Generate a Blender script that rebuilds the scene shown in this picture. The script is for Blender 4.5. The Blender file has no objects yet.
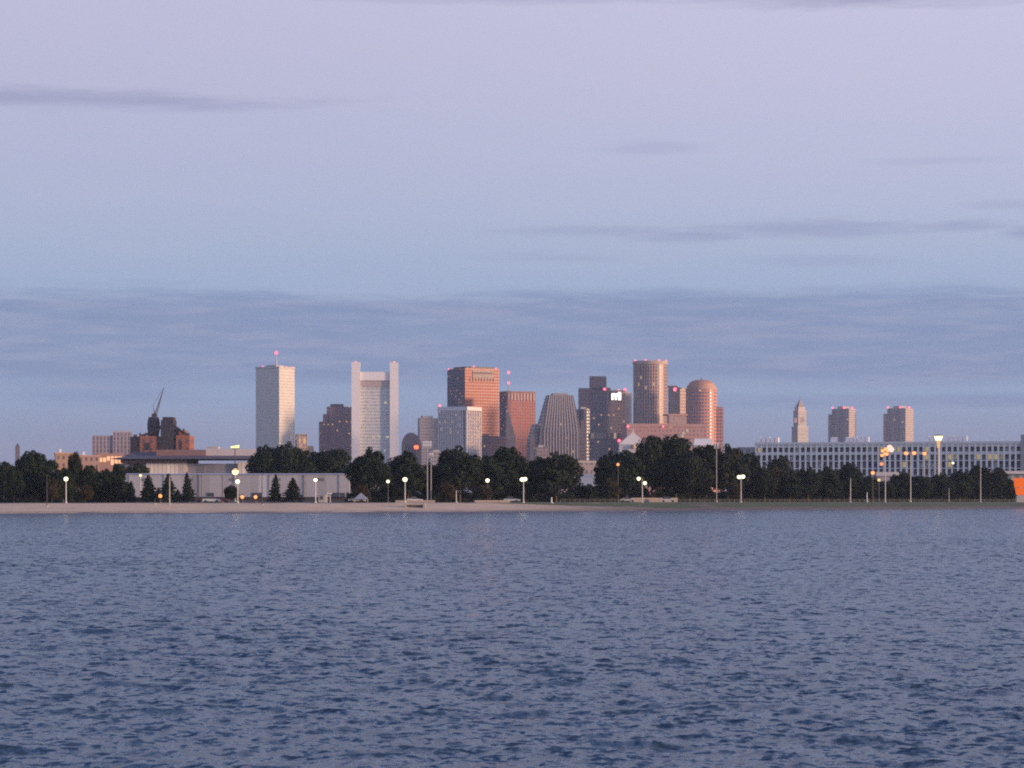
import bpy, math, random
import numpy as np
from mathutils import Vector, Matrix, noise as mnoise

R = math.radians
random.seed(7)
sc = bpy.context.scene
COL = sc.collection
F = 2560.0          # focal length in pixels
HOR = 496.5         # eye-level row
EYE = 4.0


def lin(r, g, b):
    def f(c):
        c /= 255.0
        return c / 12.92 if c <= 0.04045 else ((c + 0.055) / 1.055) ** 2.4
    return (f(r), f(g), f(b))


def wx(px, Y):
    return (px - 512.0) * Y / F


def wz(row, Y):
    return EYE + (HOR - row) * Y / F


# ------------------------------------------------------------------ shore
_SX = [-2500, -300, -112, -40, 0, 70, 165, 400, 2500]
_SY = [500, 520, 553, 608, 640, 715, 815, 960, 1400]


def shoreY(X):
    return float(np.interp(X, _SX, _SY)) + 2.5 * math.sin(X * 0.045) + 1.2 * math.sin(X * 0.17 + 1)


def beach_top(X):
    return float(np.interp(X, [-150, 0, 170], [2.35, 2.25, 1.95]))


def ground(X, Y):
    d = Y - shoreY(X)
    t = beach_top(X)
    return float(np.interp(d, [-40, 0, 18, 48, 64, 120, 400], [-2.2, 0, 0.75, t, t + 0.12, t + 0.2, 2.6]))


def Yat(px, d):
    """depth of the point d metres behind the water's edge along pixel column px"""
    Y = 650.0
    for _ in range(12):
        Y = shoreY(wx(px, Y)) + d
    return Y


# ------------------------------------------------------------------ helpers
class MB:
    def __init__(s):
        s.v = []; s.f = []; s.uv = []; s.mi = []

    def face(s, pts, uvs=None, mi=0):
        n = len(s.v)
        s.v += [tuple(p) for p in pts]
        s.f.append(tuple(range(n, n + len(pts))))
        s.uv.append(uvs or [(0, 0)] * len(pts))
        s.mi.append(mi)

    def prism(s, poly, z0, z1, top=None, mi=0, cap=None, bottom=False):
        """poly: CCW list of (x, y); top: optional polygon at z1"""
        top = top or poly
        n = len(poly); u = 0.0
        cap = mi if cap is None else cap
        for i in range(n):
            a, b = poly[i], poly[(i + 1) % n]
            c, d = top[(i + 1) % n], top[i]
            L = math.hypot(b[0] - a[0], b[1] - a[1])
            s.face([(a[0], a[1], z0), (b[0], b[1], z0), (c[0], c[1], z1), (d[0], d[1], z1)],
                   [(u, z0), (u + L, z0), (u + L, z1), (u, z1)], mi)
            u += L
        s.face([(p[0], p[1], z1) for p in top], None, cap)
        if bottom:
            s.face([(p[0], p[1], z0) for p in reversed(poly)], None, cap)

    def box(s, x0, x1, y0, y1, z0, z1, mi=0, cap=None, bottom=True):
        s.prism([(x0, y0), (x1, y0), (x1, y1), (x0, y1)], z0, z1, mi=mi, cap=cap, bottom=bottom)

    def cyl(s, x, y, z0, z1, r, r1=None, n=16, mi=0, bottom=True):
        r1 = r if r1 is None else r1
        p = [(x + r * math.cos(2 * math.pi * i / n), y + r * math.sin(2 * math.pi * i / n)) for i in range(n)]
        q = [(x + r1 * math.cos(2 * math.pi * i / n), y + r1 * math.sin(2 * math.pi * i / n)) for i in range(n)]
        s.prism(p, z0, z1, top=q, mi=mi, bottom=bottom)

    def tube(s, a, b, r, r1=None, n=6, mi=0):
        a = Vector(a); b = Vector(b); r1 = r if r1 is None else r1
        d = (b - a).normalized()
        t = d.orthogonal().normalized(); w = d.cross(t)
        ra = [a + r * (math.cos(2 * math.pi * i / n) * t + math.sin(2 * math.pi * i / n) * w) for i in range(n)]
        rb = [b + r1 * (math.cos(2 * math.pi * i / n) * t + math.sin(2 * math.pi * i / n) * w) for i in range(n)]
        for i in range(n):
            j = (i + 1) % n
            s.face([ra[i], ra[j], rb[j], rb[i]], None, mi)
        s.face(list(reversed(ra)), None, mi); s.face(rb, None, mi)

    def sphere(s, c, rx, ry=None, rz=None, n=10, m=7, mi=0):
        ry = ry or rx; rz = rz or rx
        for j in range(m):
            t0 = math.pi * j / m - math.pi / 2; t1 = math.pi * (j + 1) / m - math.pi / 2
            for i in range(n):
                a0 = 2 * math.pi * i / n; a1 = 2 * math.pi * (i + 1) / n
                def p(a, t):
                    return (c[0] + rx * math.cos(t) * math.cos(a), c[1] + ry * math.cos(t) * math.sin(a), c[2] + rz * math.sin(t))
                if j == 0:
                    s.face([p(a0, t0), p(a1, t1), p(a0, t1)], None, mi)
                elif j == m - 1:
                    s.face([p(a0, t0), p(a1, t0), p(a0, t1)], None, mi)
                else:
                    s.face([p(a0, t0), p(a1, t0), p(a1, t1), p(a0, t1)], None, mi)

    def mesh(s, name, mats):
        me = bpy.data.meshes.new(name)
        me.from_pydata(s.v, [], s.f)
        uvl = me.uv_layers.new(name='UVMap')
        flat = [c for f in s.uv for p in f for c in p]
        uvl.data.foreach_set('uv', flat)
        for m in (mats if isinstance(mats, (list, tuple)) else [mats]):
            me.materials.append(m)
        me.polygons.foreach_set('material_index', s.mi)
        me.update()
        return me

    def build(s, name, mats, parent=None, loc=None, smooth=False):
        me = s.mesh(name, mats)
        if smooth:
            me.polygons.foreach_set('use_smooth', [True] * len(me.polygons))
        return link(name, me, parent, loc)


def link(name, me, parent=None, loc=None):
    o = bpy.data.objects.new(name, me)
    COL.objects.link(o)
    if parent is not None:
        o.parent = parent
    if loc is not None:
        o.location = loc
    return o


def tag(o, label=None, cat=None, group=None, kind=None):
    if label: o['label'] = label
    if cat: o['category'] = cat
    if group: o['group'] = group
    if kind: o['kind'] = kind
    return o


def thing(name, label, cat, loc, rz=0.0, group=None):
    o = bpy.data.objects.new(name, None)
    COL.objects.link(o)
    o.location = loc; o.rotation_euler = (0, 0, rz)
    o.empty_display_size = 1.0
    return tag(o, label, cat, group)


def copy_tree(o, parent=None):
    c = o.copy(); COL.objects.link(c)
    if parent is not None:
        c.parent = parent
    for ch in list(o.children):
        copy_tree(ch, c)
    return c


# ------------------------------------------------------------------ materials
class NT:
    def __init__(s, name, world=False):
        if world:
            s.nt = world.node_tree
        else:
            s.m = bpy.data.materials.new(name); s.m.use_nodes = True
            s.nt = s.m.node_tree
        s.nt.nodes.clear()

    def n(s, typ, **kw):
        nd = s.nt.nodes.new(typ)
        for k, v in kw.items():
            setattr(nd, k, v)
        return nd

    def set(s, sock, v):
        if isinstance(v, bpy.types.NodeSocket):
            s.nt.links.new(v, sock)
        elif isinstance(v, (tuple, list)) and len(v) == 3 and sock.type == 'RGBA':
            sock.default_value = (*v, 1)
        else:
            sock.default_value = v

    def math(s, op, a, b=None, c=None, clamp=False):
        nd = s.n('ShaderNodeMath', operation=op, use_clamp=clamp)
        s.set(nd.inputs[0], a)
        if b is not None: s.set(nd.inputs[1], b)
        if c is not None: s.set(nd.inputs[2], c)
        return nd.outputs[0]

    def vmath(s, op, a, b=None):
        nd = s.n('ShaderNodeVectorMath', operation=op)
        s.set(nd.inputs[0], a)
        if b is not None:
            s.set(nd.inputs['Scale'] if op == 'SCALE' else nd.inputs[1], b)
        return nd.outputs[0]

    def mix(s, fac, a, b, blend='MIX'):
        nd = s.n('ShaderNodeMix', data_type='RGBA', blend_type=blend)
        s.set(nd.inputs[0], fac); s.set(nd.inputs[6], a); s.set(nd.inputs[7], b)
        return nd.outputs[2]

    def noise(s, vec, scale, detail=3, rough=0.55, out=0, dims='3D'):
        nd = s.n('ShaderNodeTexNoise', noise_dimensions=dims)
        if vec is not None: s.set(nd.inputs['Vector'], vec)
        nd.inputs['Scale'].default_value = scale
        nd.inputs['Detail'].default_value = detail
        nd.inputs['Roughness'].default_value = rough
        return nd.outputs[out]

    def step(s, v, a, b):
        nd = s.n('ShaderNodeMapRange', interpolation_type='SMOOTHSTEP')
        s.set(nd.inputs[0], v); s.set(nd.inputs[1], a); s.set(nd.inputs[2], b)
        return nd.outputs[0]

    def ramp(s, v, stops):
        nd = s.n('ShaderNodeValToRGB')
        s.set(nd.inputs[0], v)
        cr = nd.color_ramp
        while len(cr.elements) < len(stops):
            cr.elements.new(0.5)
        for e, (p, c) in zip(cr.elements, stops):
            e.position = p; e.color = (*c, 1)
        return nd.outputs[0]

    def bsdf(s, **kw):
        b = s.n('ShaderNodeBsdfPrincipled')
        for k, v in kw.items():
            s.set(b.inputs[k.replace('_', ' ')], v)
        o = s.n('ShaderNodeOutputMaterial')
        s.nt.links.new(b.outputs[0], o.inputs[0])
        return b


_mc = {}


def plain(name, c, rough=0.7, vary=0.25, scale=0.12, metal=0.0):
    if name in _mc: return _mc[name]
    t = NT(name)
    co = t.n('ShaderNodeTexCoord').outputs['Object']
    n1 = t.noise(co, scale, 5, 0.6)
    k = t.math('MULTIPLY_ADD', n1, 2 * vary, 1 - vary)
    col = t.vmath('SCALE', c, k)
    t.bsdf(Base_Color=col, Roughness=rough, Metallic=metal)
    _mc[name] = t.m
    return t.m


def glow(name, c, s):
    if name in _mc: return _mc[name]
    t = NT(name)
    e = t.n('ShaderNodeEmission')
    e.inputs[0].default_value = (*c, 1); e.inputs[1].default_value = s
    o = t.n('ShaderNodeOutputMaterial')
    t.nt.links.new(e.outputs[0], o.inputs[0])
    _mc[name] = t.m
    return t.m


def facade(name, wall, glass, bay=3.0, floor=3.9, fw=0.6, fh=0.55, lit=0.02, litc=(1.0, 0.62, 0.25), lits=0.5,
           rough=0.75, grough=0.25, vary=0.16, seed=0.0):
    """wall with a window grid laid out in metres over the wall's own UV map"""
    if name in _mc: return _mc[name]
    t = NT(name)
    tc = t.n('ShaderNodeTexCoord')
    sx = t.n('ShaderNodeSeparateXYZ'); t.set(sx.inputs[0], tc.outputs['UV'])
    u = t.math('DIVIDE', sx.outputs[0], bay); v = t.math('DIVIDE', sx.outputs[1], floor)
    fu = t.math('FRACT', u); fv = t.math('FRACT', v)
    mu = t.math('LESS_THAN', t.math('ABSOLUTE', t.math('SUBTRACT', fu, 0.5)), fw / 2)
    mv = t.math('LESS_THAN', t.math('ABSOLUTE', t.math('SUBTRACT', fv, 0.55)), fh / 2)
    g = t.n('ShaderNodeNewGeometry')
    nz = t.n('ShaderNodeSeparateXYZ'); t.set(nz.inputs[0], g.outputs['True Normal'])
    vert = t.math('LESS_THAN', t.math('ABSOLUTE', nz.outputs[2]), 0.7)
    win = t.math('MULTIPLY', t.math('MULTIPLY', mu, mv), vert)
    cell = t.n('ShaderNodeCombineXYZ')
    t.set(cell.inputs[0], t.math('FLOOR', u)); t.set(cell.inputs[1], t.math('FLOOR', v)); cell.inputs[2].default_value = seed
    wn = t.n('ShaderNodeTexWhiteNoise', noise_dimensions='3D'); t.set(wn.inputs[0], cell.outputs[0])
    big = t.noise(cell.outputs[0], 0.13, 2, 0.5)
    thr = t.math('MULTIPLY', t.math('MULTIPLY', t.step(big, 0.35, 0.7), 2.0), lit)
    on = t.math('MULTIPLY', t.math('LESS_THAN', wn.outputs[0], thr), win)
    co = tc.outputs['Object']
    st = t.noise(co, 0.05, 5, 0.65)
    k = t.math('MULTIPLY_ADD', st, 2 * vary, 1 - vary)
    # each pane has its own blind / tint
    pane = t.math('MULTIPLY_ADD', t.noise(cell.outputs[0], 3.7, 0), 1.2, 0.4)
    col = t.mix(win, t.vmath('SCALE', wall, k), t.vmath('SCALE', glass, pane))
    rg = t.math('MULTIPLY_ADD', win, grough - rough, rough)
    t.bsdf(Base_Color=col, Roughness=rg, Specular_IOR_Level=t.math('MULTIPLY_ADD', win, 0.5, 0.3), Emission_Color=litc, Emission_Strength=t.math('MULTIPLY', on, lits))
    _mc[name] = t.m
    return t.m


def M_leaf(name, a, b, c):
    t = NT(name)
    co = t.n('ShaderNodeTexCoord').outputs['Object']
    oi = t.n('ShaderNodeObjectInfo').outputs['Random']
    n1 = t.noise(co, 0.55, 3, 0.6)
    n2 = t.noise(co, 4.0, 1, 0.5)
    col = t.mix(t.step(n1, 0.35, 0.68), a, b)
    col = t.mix(t.math('MULTIPLY', t.step(oi, 0.55, 1.0), t.step(n1, 0.42, 0.6)), col, c)
    col = t.vmath('SCALE', col, t.math('MULTIPLY_ADD', n2, 1.0, 0.5))
    t.bsdf(Base_Color=col, Roughness=0.65, Specular_IOR_Level=0.1)
    return t.m


WHITE_ = plain('white_paint', (0.72, 0.70, 0.68), 0.6, 0.12)
DARK_METAL = plain('dark_metal', (0.055, 0.05, 0.06), 0.5)
GALV = plain('galvanised_steel', (0.38, 0.38, 0.38), 0.45, 0.2, 1.0)
PALE_POLE = plain('pale_pole_paint', (0.55, 0.53, 0.48), 0.5, 0.15, 1.0)
CONC = plain('concrete', (0.42, 0.40, 0.38), 0.85, 0.2)
ROOFM = plain('roof_gravel', (0.16, 0.15, 0.15), 0.9)
RED_GLOW = glow('red_beacon_glow', (1.0, 0.12, 0.20), 3.2)
WHITE_GLOW = glow('white_lamp_glow', (1.0, 0.86, 0.52), 3.4)
WARM_GLOW = glow('warm_lamp_glow', (1.0, 0.62, 0.28), 3.0)
AMBER_GLOW = glow('amber_lamp_glow', (1.0, 0.33, 0.11), 2.2)
WINDOW_GLOW = glow('lit_window_glow', (1.0, 0.62, 0.30), 0.7)
COOL_WINDOW = glow('pale_lit_window_glow', (1.0, 0.85, 0.6), 0.5)

# ------------------------------------------------------------------ camera
cam = bpy.data.cameras.new('camera')
co = bpy.data.objects.new('camera', cam); COL.objects.link(co)
co.location = (0, 0, EYE); co.rotation_euler = (R(90), 0, 0)
cam.sensor_width = 36; cam.lens = 36 * F / 1024
cam.shift_y = (HOR - 384) / 1024
cam.clip_start = 0.5; cam.clip_end = 40000
sc.camera = co
sc.cycles.pixel_filter_type = 'BLACKMAN_HARRIS'; sc.cycles.filter_width = 2.0      # a slightly soft lens
sc.cycles.use_denoising = False

# ------------------------------------------------------------------ light
SUN_AZ = 74.0      # degrees to the right of straight behind the camera
SUN_EL = 6.0
sx_, sy_ = math.sin(R(SUN_AZ)), -math.cos(R(SUN_AZ))
sd = Vector((sx_ * math.cos(R(SUN_EL)), sy_ * math.cos(R(SUN_EL)), math.sin(R(SUN_EL))))
sl = bpy.data.lights.new('sun', 'SUN'); so = bpy.data.objects.new('sun', sl); COL.objects.link(so)
so.rotation_euler = sd.to_track_quat('Z', 'Y').to_euler()
so.location = (0, 0, 300)
sl.energy = 5.0; sl.angle = R(4); sl.color = (1.0, 0.61, 0.34)

w = bpy.data.worlds.new('World'); sc.world = w; w.use_nodes = True
t = NT('', w)
sky = t.n('ShaderNodeTexSky', sky_type='NISHITA')
sky.sun_disc = False; sky.sun_elevation = R(SUN_EL)
sky.sun_rotation = math.atan2(sd.x, sd.y)
sky.altitude = 0; sky.air_density = 1.0; sky.dust_density = 1.5; sky.ozone_density = 2.5
tc = t.n('ShaderNodeTexCoord').outputs['Generated']
sp = t.n('ShaderNodeSeparateXYZ'); t.set(sp.inputs[0], tc)
hyp = t.math('SQRT', t.math('ADD', t.math('MULTIPLY', sp.outputs[0], sp.outputs[0]), t.math('MULTIPLY', sp.outputs[1], sp.outputs[1])))
hyp = t.math('MAXIMUM', hyp, 0.001)
el = t.math('DIVIDE', sp.outputs[2], hyp)                 # tangent of elevation
az = t.math('ARCTAN2', sp.outputs[0], sp.outputs[1])      # radians right of straight ahead
elc = t.math('MAXIMUM', el, 0.0)
elr = t.math('DIVIDE', elc, t.math('ADD', elc, 0.25))     # 0 .. 1, most of its range low down


def er(row):
    e = (HOR - row) / F
    return e / (e + 0.25)


veil = t.ramp(elr, [
    (0.0, lin(156, 154, 182)),
    (er(440), lin(150, 159, 190)),
    (er(392), lin(153, 172, 207)),
    (er(285), lin(165, 183, 216)),
    (er(220), lin(178, 189, 219)),
    (er(110), lin(190, 192, 222)),
    (er(0), lin(199, 197, 224)),
    (0.48, lin(168, 179, 216)),
    (0.54, lin(128, 154, 208)),
    (0.66, lin(100, 134, 196)),
    (1.0, lin(76, 102, 165)),
])
# warm brightening of the high veil to the right (towards the sun) and a bluer left
side = t.step(az, -0.22, 0.22)
veil = t.mix(t.math('MULTIPLY', t.step(el, 0.05, 0.16), side), veil, t.mix(0.10, t.vmath('SCALE', veil, 1.10), lin(215, 203, 210)))
sepc = t.n('ShaderNodeCombineXYZ'); t.set(sepc.inputs[0], t.math('MULTIPLY', az, 22.0)); t.set(sepc.inputs[1], t.math('MULTIPLY', el, 190.0))
cv = sepc.outputs[0]
nA = t.noise(cv, 0.45, 6, 0.6)
sepd = t.n('ShaderNodeCombineXYZ'); t.set(sepd.inputs[0], t.math('MULTIPLY', az, 60.0)); t.set(sepd.inputs[1], t.math('MULTIPLY', el, 560.0)); sepd.inputs[2].default_value = 3.3
nB = t.noise(sepd.outputs[0], 0.5, 6, 0.62)


def streak(x, y, hw, hh, soft=0.75, amp=1.3):
    """a flat cloud centred on image-equivalent direction (x, y), half sizes in the same units"""
    a = t.math('DIVIDE', t.math('SUBTRACT', az, (x - 512) / F), hw / F)
    b = t.math('DIVIDE', t.math('SUBTRACT', el, (HOR - y) / F), hh / F)
    r = t.math('SQRT', t.math('ADD', t.math('MULTIPLY', a, a), t.math('MULTIPLY', b, b)))
    r = t.math('ADD', r, t.math('MULTIPLY', t.math('SUBTRACT', nB, 0.5), amp * 1.6))
    r = t.math('ADD', r, t.math('MULTIPLY', t.math('SUBTRACT', nA, 0.5), amp))
    return t.math('SUBTRACT', 1.0, t.step(r, 1.0 - soft, 1.0 + soft))


# the broad stratus bank above the skyline
e_n = t.math('ADD', el, t.math('MULTIPLY', t.math('SUBTRACT', nB, 0.5), 0.010))
e_n = t.math('ADD', e_n, t.math('MULTIPLY', t.math('SUBTRACT', nA, 0.5), 0.012))
lo = t.step(e_n, (HOR - 396) / F, (HOR - 372) / F)
hi = t.math('SUBTRACT', 1.0, t.step(e_n, (HOR - 306) / F, (HOR - 284) / F))
bank = t.math('MULTIPLY', lo, hi)
bank = t.math('MULTIPLY', bank, t.math('MULTIPLY_ADD', t.step(nA, 0.25, 0.7), 0.30, 0.70))
bankc = t.mix(t.step(nB, 0.38, 0.68), lin(129, 148, 190), lin(150, 160, 196))
c = t.mix(t.math('MULTIPLY', bank, 0.92), veil, bankc)
for (x, y, hw, hh, k) in [(50, 104, 215, 8, 0.72), (930, -4, 260, 12, 0.75), (590, 231, 70, 5, 0.36), (690, 238, 46, 5, 0.42),
                          (820, 231, 100, 8, 0.55), (965, 231, 36, 6, 0.45), (1022, 238, 32, 7, 0.6), (900, 402, 190, 6, 0.55),
                          (100, 397, 90, 9, 0.45), (660, 149, 40, 6, 0.25), (560, 258, 70, 5, 0.25), (820, 262, 60, 5, 0.25),
                          (930, 165, 60, 4, 0.2), (470, -2, 130, 5, 0.35), (1000, 210, 40, 4, 0.3)]:
    dk = lin(138, 144, 186) if y < 300 else lin(120, 134, 182)
    if y < 120: dk = lin(146, 148, 186)
    c = t.mix(t.math('MULTIPLY', streak(x, y, hw, hh), k * 0.72), c, dk)
# thin pale wisps all over the upper veil
c = t.mix(t.math('MULTIPLY', t.step(nA, 0.45, 0.8), 0.10), c, lin(205, 200, 222))
below = t.step(el, -0.02, 0.0)
c10 = t.vmath('SCALE', c, 10.0 * 1.0)
fin = t.mix(0.90, sky.outputs[0], c10)
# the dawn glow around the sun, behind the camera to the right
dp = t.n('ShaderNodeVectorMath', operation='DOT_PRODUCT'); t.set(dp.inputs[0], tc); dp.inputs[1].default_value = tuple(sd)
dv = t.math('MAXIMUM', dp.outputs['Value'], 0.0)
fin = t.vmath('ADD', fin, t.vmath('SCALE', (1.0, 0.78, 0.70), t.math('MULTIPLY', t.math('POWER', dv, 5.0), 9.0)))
fin = t.vmath('ADD', fin, t.vmath('SCALE', (0.86, 0.86, 1.0), t.math('MULTIPLY', t.step(t.math('MULTIPLY', sp.outputs[1], -1.0), 0.0, 0.9), 3.0)))  # added fill: sky behind the camera brightened to light the front faces
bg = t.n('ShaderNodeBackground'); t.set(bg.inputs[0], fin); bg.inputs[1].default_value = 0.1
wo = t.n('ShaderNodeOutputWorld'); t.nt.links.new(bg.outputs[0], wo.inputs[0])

vs = sc.view_settings
vs.view_transform = 'Standard'; vs.look = 'None'; vs.exposure = 0.0; vs.gamma = 1.0; vs.use_curve_mapping = False

# ------------------------------------------------------------------ water
rng = np.random.default_rng(11)
NX = 1060
Ys = [29.0]
while Ys[-1] < 1150:
    Ys.append(Ys[-1] * 1.0021 + 0.008)
Ys = np.array(Ys, dtype=np.float32); NY = len(Ys)
tt = np.linspace(-1, 1, NX, dtype=np.float32)
YY = np.repeat(Ys[:, None], NX, 1)
XX = tt[None, :] * (0.25 * YY + 22)
DY = np.gradient(Ys)[:, None]
DX = (0.25 * YY + 22) * 2 / NX
Z = np.zeros_like(XX); OX = np.zeros_like(XX); OY = np.zeros_like(XX); LOST = np.zeros_like(XX)
NW = 130
for i in range(NW):
    lam = 0.28 * (1.9 / 0.28) ** rng.random()
    if i % 9 == 0: lam = 1.8 + 2.2 * rng.random()
    k = 2 * math.pi / lam
    th = (R(-75) + rng.normal(0, 0.75)) if i % 2 else (R(-20) + rng.normal(0, 0.7))                 # wind chop running towards the viewer, slightly across
    kx, ky = np.float32(k * math.cos(th)), np.float32(k * math.sin(th))
    ak = 0.0162 * (1.0 if lam < 1.3 else (1.3 / lam) ** 1.3) * (2.0 if i % 9 == 0 else 1.0)
    amp = ak / k
    ph = np.float32(rng.random() * 2 * math.pi)
    # waves shorter than the local mesh spacing fade out of the mesh and go into the fine ripples instead
    eff = np.maximum(abs(ky) * DY, abs(kx) * DX)
    fade = np.clip((2.4 - eff) / 1.2, 0, 1)
    LOST += (ak * ak / 2) * (1 - fade * fade)
    if fade.max() <= 0: continue
    n_ = int(np.searchsorted(-(fade.max(1)), 0, side='left'))   # rows where it still lives
    arg = kx * XX[:n_] + ky * YY[:n_] + ph
    sn = np.sin(arg)
    Z[:n_] += amp * fade[:n_] * np.cos(arg)
    q = 0.85 * amp * fade[:n_] * sn
    OX[:n_] += q * kx / k; OY[:n_] += q * ky / k
# gust patches: the chop is higher in some places than others
g = 0.85 + 0.30 * np.sin(XX * 0.055 + 1.7 * np.sin(YY * 0.021)) * np.sin(YY * 0.037 + 0.8 * np.sin(XX * 0.03)) + 0.10 * np.sin(XX * 0.21 + YY * 0.13)
Z *= g; OX *= g; OY *= g
V = np.stack([XX - OX, YY - OY, Z], -1).reshape(-1, 3)
idx = np.arange(NX * NY).reshape(NY, NX)
Q = np.stack([idx[:-1, :-1], idx[:-1, 1:], idx[1:, 1:], idx[1:, :-1]], -1).reshape(-1, 4)
me = bpy.data.meshes.new('water')
me.vertices.add(len(V)); me.vertices.foreach_set('co', V.astype(np.float32).ravel())
me.loops.add(Q.size); me.loops.foreach_set('vertex_index', Q.astype(np.int32).ravel())
me.polygons.add(len(Q)); me.polygons.foreach_set('loop_start', np.arange(0, Q.size, 4, dtype=np.int32))
me.polygons.foreach_set('loop_total', np.full(len(Q), 4, dtype=np.int32))
me.update(calc_edges=True)
me.polygons.foreach_set('use_smooth', np.ones(len(Q), dtype=bool))
at_ = me.attributes.new('lost', 'FLOAT', 'POINT')
at_.data.foreach_set('value', np.sqrt(LOST).astype(np.float32).ravel())
t = NT('sea_water')
geo = t.n('ShaderNodeNewGeometry')
pos = geo.outputs['Position']
mp = t.n('ShaderNodeMapping'); t.set(mp.inputs[0], pos); mp.inputs[3].default_value = (1.0, 0.9, 1.0)
lost = t.n('ShaderNodeAttribute', attribute_name='lost').outputs['Fac']
r1 = t.vmath('SUBTRACT', t.noise(mp.outputs[0], 5.0, 3, 0.6, out=1), (0.5, 0.5, 0.5))
r2 = t.vmath('SUBTRACT', t.noise(mp.outputs[0], 1.7, 3, 0.6, out=1), (0.5, 0.5, 0.5))
gust = t.noise(mp.outputs[0], 0.028, 5, 0.65)
mp2 = t.n('ShaderNodeMapping'); t.set(mp2.inputs[0], pos); mp2.inputs[3].default_value = (1.0, 0.10, 1.0); mp2.inputs[2].default_value = (0, 0, R(6))
gust2 = t.noise(mp2.outputs[0], 1.6, 3, 0.6)
gust = t.math('ADD', t.math('MULTIPLY', gust, 0.6), t.math('MULTIPLY', gust2, 0.45))
slope = t.vmath('ADD', t.vmath('SCALE', r1, 1.55), t.vmath('SCALE', r2, t.math('MULTIPLY', lost, 20.0)))
slope = t.vmath('SCALE', slope, t.math('MULTIPLY_ADD', gust, 2.6, -0.3))
slope = t.vmath('MULTIPLY', slope, (1.0, 1.0, 0.0))
nrm = t.vmath('NORMALIZE', t.vmath('ADD', geo.outputs['Normal'], slope))
b = t.bsdf(Base_Color=(0.026, 0.048, 0.074), Roughness=0.18, IOR=1.333)
t.set(b.inputs['Normal'], nrm)
me.materials.append(t.m)
tag(link('water', me), 'choppy blue-grey bay water with dark wavelets', 'water', kind='structure')

# ------------------------------------------------------------------ land


def strip(name, label, mat, d0, d1, x0, x1, nd, dz=0.0, jag=0.0, xs=None):
    """ground between d0 and d1 metres behind the water's edge"""
    m = bpy.data.meshes.new(name)
    if xs is None:
        nx = max(2, int((x1 - x0) / 4))
        xs = [x0 + (x1 - x0) * i / nx for i in range(nx + 1)]
    vs_, fs = [], []
    for X in xs:
        j = jag * mnoise.noise((X * 0.06, 3.0, 0)) + 0.5 * jag * mnoise.noise((X * 0.31, 9.0, 0))
        for q in range(nd + 1):
            d = d0 + (d1 - d0) * q / nd
            if name == 'grass_bank': d = 50 - (50 - d) * min(1, max(0.02, (X + 6) / 50)) ** .7
            if q == 0: d += j * (1 if name != 'grass_bank' else min(1, max(0, (X + 6) / 60)))
            Y = shoreY(X) + d
            vs_.append((X, Y, ground(X, Y) + dz + 0.10 * mnoise.noise((X * 0.12, Y * 0.12, 2)) * (1 if name in ('beach', 'mud_bank') else 0)))
    n = nd + 1
    for i in range(len(xs) - 1):
        for q in range(nd):
            fs.append((i * n + q, (i + 1) * n + q, (i + 1) * n + q + 1, i * n + q + 1))
    m.from_pydata(vs_, [], fs); m.update(); m.materials.append(mat)
    m.polygons.foreach_set('use_smooth', [True] * len(m.polygons))
    return tag(link(name, m), label, name.replace('_', ' '), kind='structure')


def groundmat(name, a, b, sc1=0.15, rough=0.9):
    t = NT(name)
    pos = t.n('ShaderNodeNewGeometry').outputs['Position']
    n1 = t.noise(pos, sc1, 5, 0.65); n2 = t.noise(pos, 1.7, 3, 0.6)
    c = t.mix(t.step(n1, 0.35, 0.68), a, b)
    c = t.vmath('SCALE', c, t.math('MULTIPLY_ADD', n2, 0.5, 0.75))
    t.bsdf(Base_Color=c, Roughness=rough)
    return t.m


SAND = groundmat('beach_sand', (0.40, 0.30, 0.24), (0.31, 0.235, 0.195))
WETSAND = groundmat('wet_sand', (0.20, 0.155, 0.135), (0.15, 0.12, 0.11), rough=0.55)
MUD = groundmat('shore_mud', (0.15, 0.115, 0.095), (0.10, 0.085, 0.075))
GRASS = groundmat('bank_grass', (0.065, 0.105, 0.03), (0.10, 0.125, 0.045))
LAND = groundmat('park_ground', (0.05, 0.055, 0.03), (0.10, 0.085, 0.06), 0.05)
PATH = groundmat('path_asphalt', (0.30, 0.28, 0.27), (0.24, 0.22, 0.22), 0.3)
FARL = groundmat('far_ground', (0.06, 0.06, 0.055), (0.10, 0.095, 0.085), 0.01)
SAND = None
t = NT('beach_sand_to_mud')
pos = t.n('ShaderNodeNewGeometry').outputs['Position']
n1 = t.noise(pos, .15, 5, .65); n2 = t.noise(pos, 1.7, 3, .6)
sxp = t.n('ShaderNodeSeparateXYZ'); t.set(sxp.inputs[0], pos)
f_ = t.step(t.math('ADD', sxp.outputs[0], t.math('MULTIPLY', t.math('SUBTRACT', n1, .5), 30.0)), -12.0, 46.0)
c_ = t.mix(t.step(n1, .35, .68), (0.70, 0.51, 0.33), (0.58, 0.43, 0.29))
wr = t.math('SUBTRACT', 1.0, t.step(t.math('ABSOLUTE', t.math('SUBTRACT', t.math('ADD', sxp.outputs[2], t.math('MULTIPLY', n1, .5)), .78)), .02, .14))
c_ = t.mix(t.math('MULTIPLY', wr, t.step(n2, .35, .65)), c_, (0.14, 0.10, 0.075))
c_ = t.mix(f_, c_, t.mix(n1, (0.20, 0.15, 0.11), (0.13, 0.105, 0.085)))
c_ = t.vmath('SCALE', c_, t.math('MULTIPLY_ADD', n2, .5, .75))
t.bsdf(Base_Color=c_, Roughness=.9)
SAND = t.m
strip('beach', 'pale pinkish sand beach along the left half of the shore', SAND, 7, 52, -300, 420, 14, 0.02, jag=2.0)
strip('wet_beach', 'darker wet sand at the edge of the water', WETSAND, -12, 10, -300, 420, 6, 0.0)
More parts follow.
